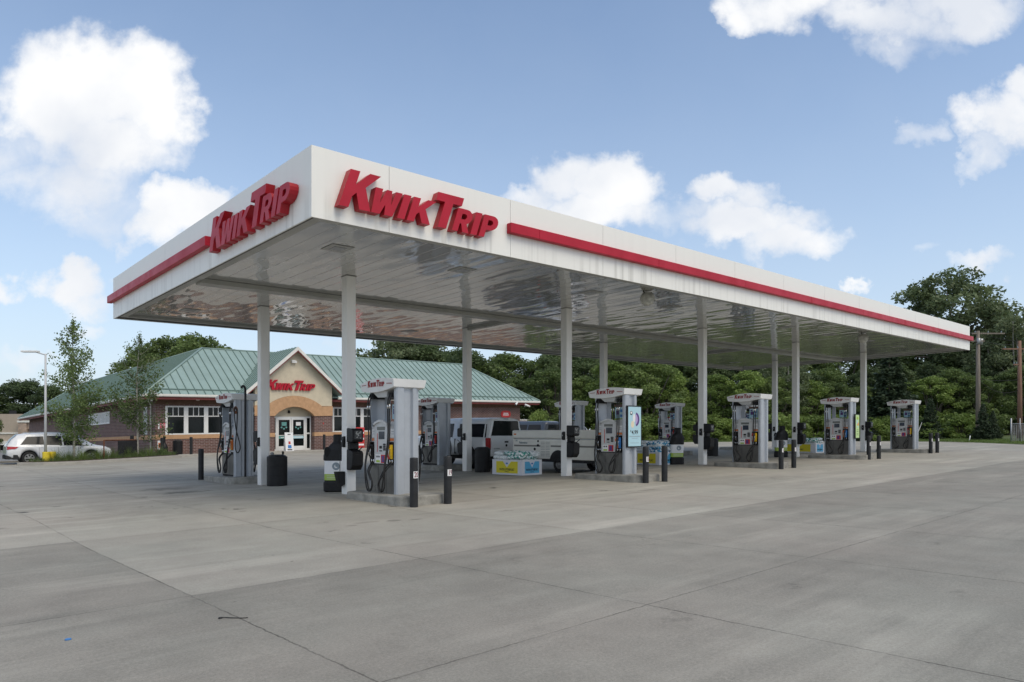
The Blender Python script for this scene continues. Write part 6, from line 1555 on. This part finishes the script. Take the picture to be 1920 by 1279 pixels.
def row(x0, x1, step, d0, d1, hfun, protos, lab, cat, w=(1.0, 1.3)):
    x = x0
    while x < x1:
        d = d0 + (d1 - d0) * (x - x0) / (x1 - x0) + rw.uniform(-1.5, 1.5)
        plant(rw.choice(protos), x + rw.uniform(-.3, .3) * step, d, hfun(x) * rw.uniform(.88, 1.1), lab, cat, lab_group[lab], rw.uniform(*w)); x += step * rw.uniform(.8, 1.2)
NUMW = 'first second third fourth fifth sixth seventh eighth ninth tenth eleventh twelfth thirteenth fourteenth fifteenth sixteenth seventeenth eighteenth nineteenth twentieth'.split()
NUMW += ['twenty-' + w_ for w_ in NUMW[:9]] + ['thirtieth'] + ['thirty-' + w_ for w_ in NUMW[:9]] + ['fortieth'] + ['forty-' + w_ for w_ in NUMW[:9]]
def where(tx):
    px = 960 + 1336 * tx
    for lim, w_ in ((1000, 'behind the shop roof'), (1130, 'behind the camper'), (1320, 'left of the third front column'), (1500, 'behind the third front pump'), (1620, 'behind the fourth front pump'), (1740, 'behind the rightmost pump'), (1840, 'left of the grey utility pole'), (9999, 'right of the grey pole')):
        if px < lim: return w_
def relabel(group, stem):
    L_ = [o for o in COL.objects if o.parent is None and o.get('group') == group]
    L_.sort(key=lambda o: (CH * o.location.x - SH * o.location.y) / (SH * o.location.x + CH * o.location.y))
    for i, o in enumerate(L_): o['label'] = f'{stem} {where((CH * o.location.x - SH * o.location.y) / (SH * o.location.x + CH * o.location.y))}, {NUMW[i]} from the left'
lab_group = {}
def LG(l, g): lab_group[l] = g; return l
TX = lambda px: (px - 960) / 1336
l1 = LG('leafy green tree in the front row of the wood beyond the forecourt', 'front row of the wood'); l2 = LG('taller dark tree in the back row of the wood beyond the forecourt', 'back row of the wood'); l3 = LG('low light green bush at the foot of the wood', 'bushes at the edge of the wood')
l4 = LG('tall pale airy tree rising over the wood behind the shop roof', 'airy trees over the wood')
row(TX(930), TX(1960), .044, 70, 66, lambda x: 6.6 + .9 * math.sin(x * 9), [D1, D2, D1, D2, D1], l1, 'tree')
row(TX(880), TX(1960), .048, 80, 75, lambda x: 9.2 + 1.2 * math.sin(x * 7 + 1), [D3, D1, D3], l2, 'tree')
row(TX(760), TX(1240), .045, 96, 90, lambda x: 13.0 if x < TX(1000) else 12.0, [D3, D3, D4], l2, 'tree')
row(TX(1240), TX(1960), .055, 90, 84, lambda x: 11.2, [D3, D1], l2, 'tree')
row(TX(1150), TX(1830), .035, 64, 62, lambda x: 2.3, [D5], l3, 'bush', (1.1, 1.6))
for px, d, h in ((722, 92, 14.2), (765, 95, 14.8), (805, 98, 14.4)): plant(D4, TX(px), d, h, l4, 'tree', 'airy trees over the wood', 1.2)
for px, d, h in ((1865, 78, 13.5), (1905, 74, 12.8), (1842, 84, 12.5)): plant(D4, TX(px), d, h, 'tall pale loose tree behind the utility poles at right', 'tree', 'loose trees at right', .95)
plant(D6, TX(1783), 84, 19.6, 'big round-crowned tree towering over the right end of the canopy', 'tree', None, 1.0, rz=.6)
plant(D4, TX(1852), 82, 16.0, 'tall tree leaning against the right side of the big round-crowned tree', 'tree', None, 1.0)
for i, (px, d, h, l) in enumerate(((1843, 54.5, 2.9, 'dark spruce at the foot of the grey utility pole'), (1745, 60, 3.6, 'dull spruce behind the rightmost bollards'), (1622, 60, 3.3, 'small spruce behind the fifth front column'), (1862, 57, 2.4, 'smaller spruce right of the grey utility pole'))):
    plant(S1, TX(px), d, h, l, 'spruce', 'spruces by the verge', 1.15)
plant(S1, TX(1668), 64, 8.6, 'tall dark conifer in the wood right of the fifth front column', 'conifer', None, 1.3)
plant(D4, TX(1476), 68, 9.4, 'pale-trunked thin tree seen between the third and fourth front columns', 'tree', None, .8)
plant(D5, TX(1012), 58, 2.9, 'bright small bush behind the blue vehicle', 'bush', None, .45)
for i, (px, d, h) in enumerate(((272, 104, 14.2), (318, 108, 17.0), (368, 106, 17.0), (404, 110, 15.8))):
    plant(D1, TX(px), d, h, 'dense tree crown rising behind the green shop roof at left', 'tree', 'trees behind the shop roof', 1.0)
for i, (px, d, h) in enumerate(((-20, 130, 10.2), (28, 135, 12.6), (60, 132, 12.4), (95, 128, 11.2), (-60, 130, 9.5))):
    plant(D3, TX(px), d, h, 'dark tree behind the tan building at far left', 'tree', 'dark trees behind the tan building', 1.35)
plant(D1, TX(-38), 34, 3.6, 'branch tips of a tree reaching in at the left edge', 'tree', None, .62)

relabel('front row of the wood', 'front-row leafy tree'); relabel('back row of the wood', 'taller back-row tree'); relabel('bushes at the edge of the wood', 'low bush'); relabel('airy trees over the wood', 'tall pale airy tree')
relabel('loose trees at right', 'pale loose tall tree')
for g_, st in (('trees behind the shop roof', 'dense tree crown over the green roof'), ('dark trees behind the tan building', 'dark tree above the tan building')):
    for i, o in enumerate([q_ for q_ in COL.objects if q_.parent is None and q_.get('group') == g_]): o['label'] = f'{st}, ' + ['leftmost in view', 'second', 'third', 'fourth', 'fifth'][i if g_[0] == 't' else [1, 2, 3, 4, 0][i]] + ' of its row'
# grasses and shrubs in the planter, grass on the verge
def blades(name, pts, h, m, rng, spread=.1, per=60, w=.006):
    n = len(pts) * per; P = np.repeat(np.array(pts), per, axis=0) + np.concatenate([rng.normal(size=(n, 2)) * spread * .35, np.zeros((n, 1))], 1)
    hh = h * rng.uniform(.5, 1.1, n); lean = rng.normal(size=(n, 2)) * spread * 1.1; a = rng.uniform(0, 6.28, n)
    V = np.empty((n, 3, 3)); off = np.stack([np.cos(a) * w, np.sin(a) * w, np.zeros(n)], 1)
    V[:, 0] = P - off; V[:, 1] = P + off; V[:, 2] = P + np.concatenate([lean, hh[:, None]], 1)
    me = bpy.data.meshes.new(name); me.from_pydata(V.reshape(-1, 3).tolist(), [], [(3 * i, 3 * i + 1, 3 * i + 2) for i in range(n)])
    at = me.attributes.new('tone', 'FLOAT', 'FACE'); at.data.foreach_set('value', rng.uniform(.2, .9, n).astype(np.float32)); me.materials.append(m)
    o = bpy.data.objects.new(name, me); COL.objects.link(o); return o
rg = np.random.default_rng(5)
TU = [(6.75, 39.6), (6.95, 40.0), (7.3, 39.75), (7.9, 39.75), (8.3, 40.1), (8.7, 40.2), (9.1, 40.6), (9.9, 41.2), (10.3, 41.25), (10.2, 41.7), (10.7, 41.4), (11.6, 42.0), (12.2, 42.3), (12.5, 42.7), (11.3, 42.3), (9.5, 40.9), (7.6, 40.3)]
for i, (a, b) in enumerate(TU):
    tall = i % 3 != 1
    o = blades('ornamental_grass', [(0, 0, 0)], (.62 if tall else .42), mat('x', (1, 1, 1)) if False else (L_lite if i % 2 else L_young), rg, .17, 120, .008)
    o.location = (a, b, G(a, b) + .16); tag(o, 'tuft of green ornamental grass in the planter below the young trees', 'grass tuft', 'grass tufts in the planter')
pts = []
for k in range(900):
    a = rg.uniform(5.8, 13.1); b = rg.uniform(39, 43)
    pts.append((a, b))
def inside(p, poly):
    c = False; j = len(poly) - 1
    for i in range(len(poly)):
        if (poly[i][1] > p[1]) != (poly[j][1] > p[1]) and p[0] < (poly[j][0] - poly[i][0]) * (p[1] - poly[i][1]) / (poly[j][1] - poly[i][1]) + poly[i][0]: c = not c
        j = i
    return c
pts = [p for p in pts if inside(p, IN)]
o = blades('planter_ground_cover', [(x, y, G(x, y) + .16) for x, y in pts], .26, L_young, rg, .12, 14, .006); tag(o, 'low sparse stalks and ground cover over the planter mulch', 'ground cover', kind='stuff')
pts = []
while len(pts) < 5200:
    b = rg.uniform(3, 43); a = right_edge(b) + .3 + abs(rg.normal()) * 5
    pts.append((a, b, G(a, b)))
o = blades('verge_grass_blades', pts, .2, L_lite, rg, .2, 9, .014); tag(o, 'rough grass growing along the verge beyond the concrete', 'grass', kind='stuff')

# ------------------------------------------------------------------ utility poles, wires, fence, marker
def upole(tx, d, h, m, label, arms):
    a, b = polar(tx, d); z = T(a, b) + .1; t = thing('utility_pole', label, 'utility pole', (a, b, z), 0, 'utility poles')
    MB().tube([(0, 0, -.3), (0, 0, h * .5), (.03, .02, h)], [.19, .16, .12], 12).build('pole', m, t)
    r = Vector((CH, -SH, 0)); f = Vector((SH, CH, 0))
    for (za, L0, L1) in arms:
        c0 = r * L0 + Vector((0, 0, za)); c1 = r * L1 + Vector((0, 0, za)); s = f * .05; u = Vector((0, 0, .055)); mb = MB()
        mb.hexa([c0 - s - u, c1 - s - u, c1 + s - u, c0 + s - u, c0 - s + u, c1 - s + u, c1 + s + u, c0 + s + u]); o = mb.build('crossarm', m, t)
        mb = MB()
        for q_ in (.1, .5, .9): c = c0.lerp(c1, q_) + Vector((0, 0, .06)); mb.lathe([(.0, 0), (.03, 0), (.05, .05), (.03, .09), (.04, .13), (0, .15)], 8, c=tuple(c))
        ins = mb.build('insulator', M_greyink, t)
    return t, Vector((a, b, z))
P1, V1 = upole(TX(1834), 56.5, 8.6, M_wood, 'thick grey weathered utility pole at the end of the canopy', [(8.4, -.5, 2.1), (7.8, -.6, .5)])
mb = MB(); mb.cyl((-.25, -.1, 7.5), (-.25, -.1, 8.0), .12, .12, 12); mb.cyl((.27, -.15, 7.5), (.27, -.15, 8.0), .11, .11, 12); mb.build('transformer', M_galv, P1)
P2, V2 = upole(TX(1912), 57, 7.8, M_wood2, 'slimmer reddish brown utility pole at the right edge', [(7.15, -1.4, 1.1), (5.9, -.5, .0)])
a, b = polar(TX(2150), 70); V3 = Vector((a, b, T(a, b) + .1)); P3, V3 = upole(TX(2150), 66, 8.6, M_wood2, 'utility pole beyond the right edge of the photo', [(7.6, -1.6, 1.2)])
for (za, zb, sag) in ((8.0, 7.65, .3), (8.5, 7.75, .15), (4.8, 4.7, .12), (4.75, 3.9, .6)):
    p0 = V1 + Vector((0, 0, za)); p1 = V2 + Vector((0, 0, zb)); mb = MB()
    mb.tube([p0.lerp(p1, k / 10) - Vector((0, 0, sag * 4 * (k / 10) * (1 - k / 10))) for k in range(11)], .016, 5)
    tag(mb.build('overhead_wire', M_blk2), f'overhead wire between the two utility poles at {["insulator", "top", "middle", "lower sagging"][[8.0,8.5,4.8,4.75].index(za)]} height', 'wire', 'overhead wires')
for (za, zb, sag) in ((7.2, 7.7, .5), (7.75, 8.0, .4), (4.6, 5.0, .4)):
    p0 = V2 + Vector((0, 0, za)); p1 = V3 + Vector((0, 0, zb)); mb = MB()
    mb.tube([p0.lerp(p1, k / 10) - Vector((0, 0, sag * 4 * (k / 10) * (1 - k / 10))) for k in range(11)], .016, 5)
    tag(mb.build('overhead_wire', M_blk2), f'overhead wire leaving the frame at {["upper", "top", "middle"][[7.2,7.75,4.6].index(za)]} height from the brown pole', 'wire', 'overhead wires')
a, b = polar(TX(1896), 50); t = thing('chain_link_fence', 'grey chain link fence with tall posts at the right edge', 'fence', (a, b, G(a, b) - .02), -HEAD)
mb = MB()
for k in range(11): 
    MB().tube([(k * .62, 0, 0), (k * .62, 0, 1.75 if k in (0, 1, 3) else 1.5)], .045 if k in (0,) else .03, 8).build('post', M_galv, t)
MB().tube([(0, 0, 1.36), (6.2, 0, 1.36)], .025, 6).build('top_rail', M_galv, t)
for k in range(52):
    x = k * .12; mb.box(x, x + .06, .03, .036, .05, 1.34)
mb.build('slatted_mesh', mat('grey_fence_slats', (.2, .2, .2), .7, var=.3), t)
a, b = polar(TX(1817), 53.5); t = thing('white_marker', 'small white marker post leaning in the verge grass', 'marker post', (a, b, G(a, b)), 0); MB().tube([(0, 0, 0), (.1, -.05, .45)], .03, 6).build('stake', M_white, t); MB().box(-.02, .02, -.02, .02, .0, .05).build('foot', M_galv, t)
a, b = polar(TX(1829), 52.8); MB
t = thing('white_pipe', 'thin leaning grey white pipe rising behind the rightmost bollards', 'pipe', (42.3, 14.0, G(42.3, 14.0)), 0); MB().tube([(0, 0, .2), (.55, -.3, 1.55)], .018, 6).build('tube', M_galv, t)

# ------------------------------------------------------------------ tan building at the far left
a, b = polar(TX(-60), 100)
t = thing('tan_building', 'tan rendered building with stone entrance pier behind the white crossover', 'building', (a, b, T(a, b) - .3), -HEAD + R(4))
mb = MB(); mb.box(0, 7.2, 0, 12, 0, 6.1, 0); mb.box(7.21, 22, 6, 16, 0, 5.6, 0); mb.build('wall', M_fab, t)
MB().box(-.1, 7.19, -.12, -.01, 3.3, 3.5).build('trim_band', M_trim, t)
MB().box(-.1, 7.0, -.6, -.02, 1.75, 2.3).build('canopy_band', M_trim, t)
mb = MB(); mb.box(7.2, 8.3, -.8, .6, 0, 4.9, 0); mb.box(8.31, 13.0, -.6, .4, 4.0, 4.9, 0); mb.build('stone_pier', M_stone, t)
MB().box(7.1, 13.2, -.9, .7, 4.901, 5.15).build('pier_cap', M_trim, t)
mb = MB(); mb.box(8.31, 14, .41, .6, 2.5, 4.0); mb.build('entrance_wall', M_fab, t); MB().box(8.31, 13.6, -1.2, .4, 1.95, 2.49).build('entrance_band', M_trim, t)
MB().box(12, 13.2, -1.0, -.8, 0, 1.94).build('entrance_post', M_tan, t)
for k in range(5):
    f = MB().box(.3 + 1.35 * k, 1.5 + 1.35 * k, -.06, -.011, .1, 1.7).build('window', M_glass, t); g = MB(); g.box(.3 + 1.35 * k, 1.5 + 1.35 * k, -.1, -.061, .85, .93); g.box(.85 + 1.35 * k, .95 + 1.35 * k, -.1, -.062, .1, .849); g.build('frame', M_white, t).parent = f
MB().box(5.2, 5.8, .5, 1.2, 6.101, 6.6).build('roof_vent', M_blk2, t)

# ------------------------------------------------------------------ litter on the concrete
a, b = 1.17, 6.35
t = thing('blue_cap', 'small blue bottle cap lying on the concrete in the left foreground', 'litter', on(a, b, .002)); MB().lathe([(0, .010), (.014, .010), (.017, .008), (.018, 0), (.012, 0)], 14, sx=1.3).build('cap', M_blue, t)
t = thing('black_strap', 'thin black strap lying on the concrete near a slab joint', 'litter', on(2.24, 6.12, .004)); MB().tube(curve([(0, 0, .006), (.03, -.015, .009), (.06, -.03, .006), (.1, -.09, .006), (.2, -.19, .005), (.25, -.235, .01)], 4), .006, 5).build('strap', M_rub, t); MB().lathe([(0, .014), (.02, .013), (.028, 0)], 10, c=(0, 0, 0)).build('buckle', M_blk, t); t.scale = (.68, .68, .68)
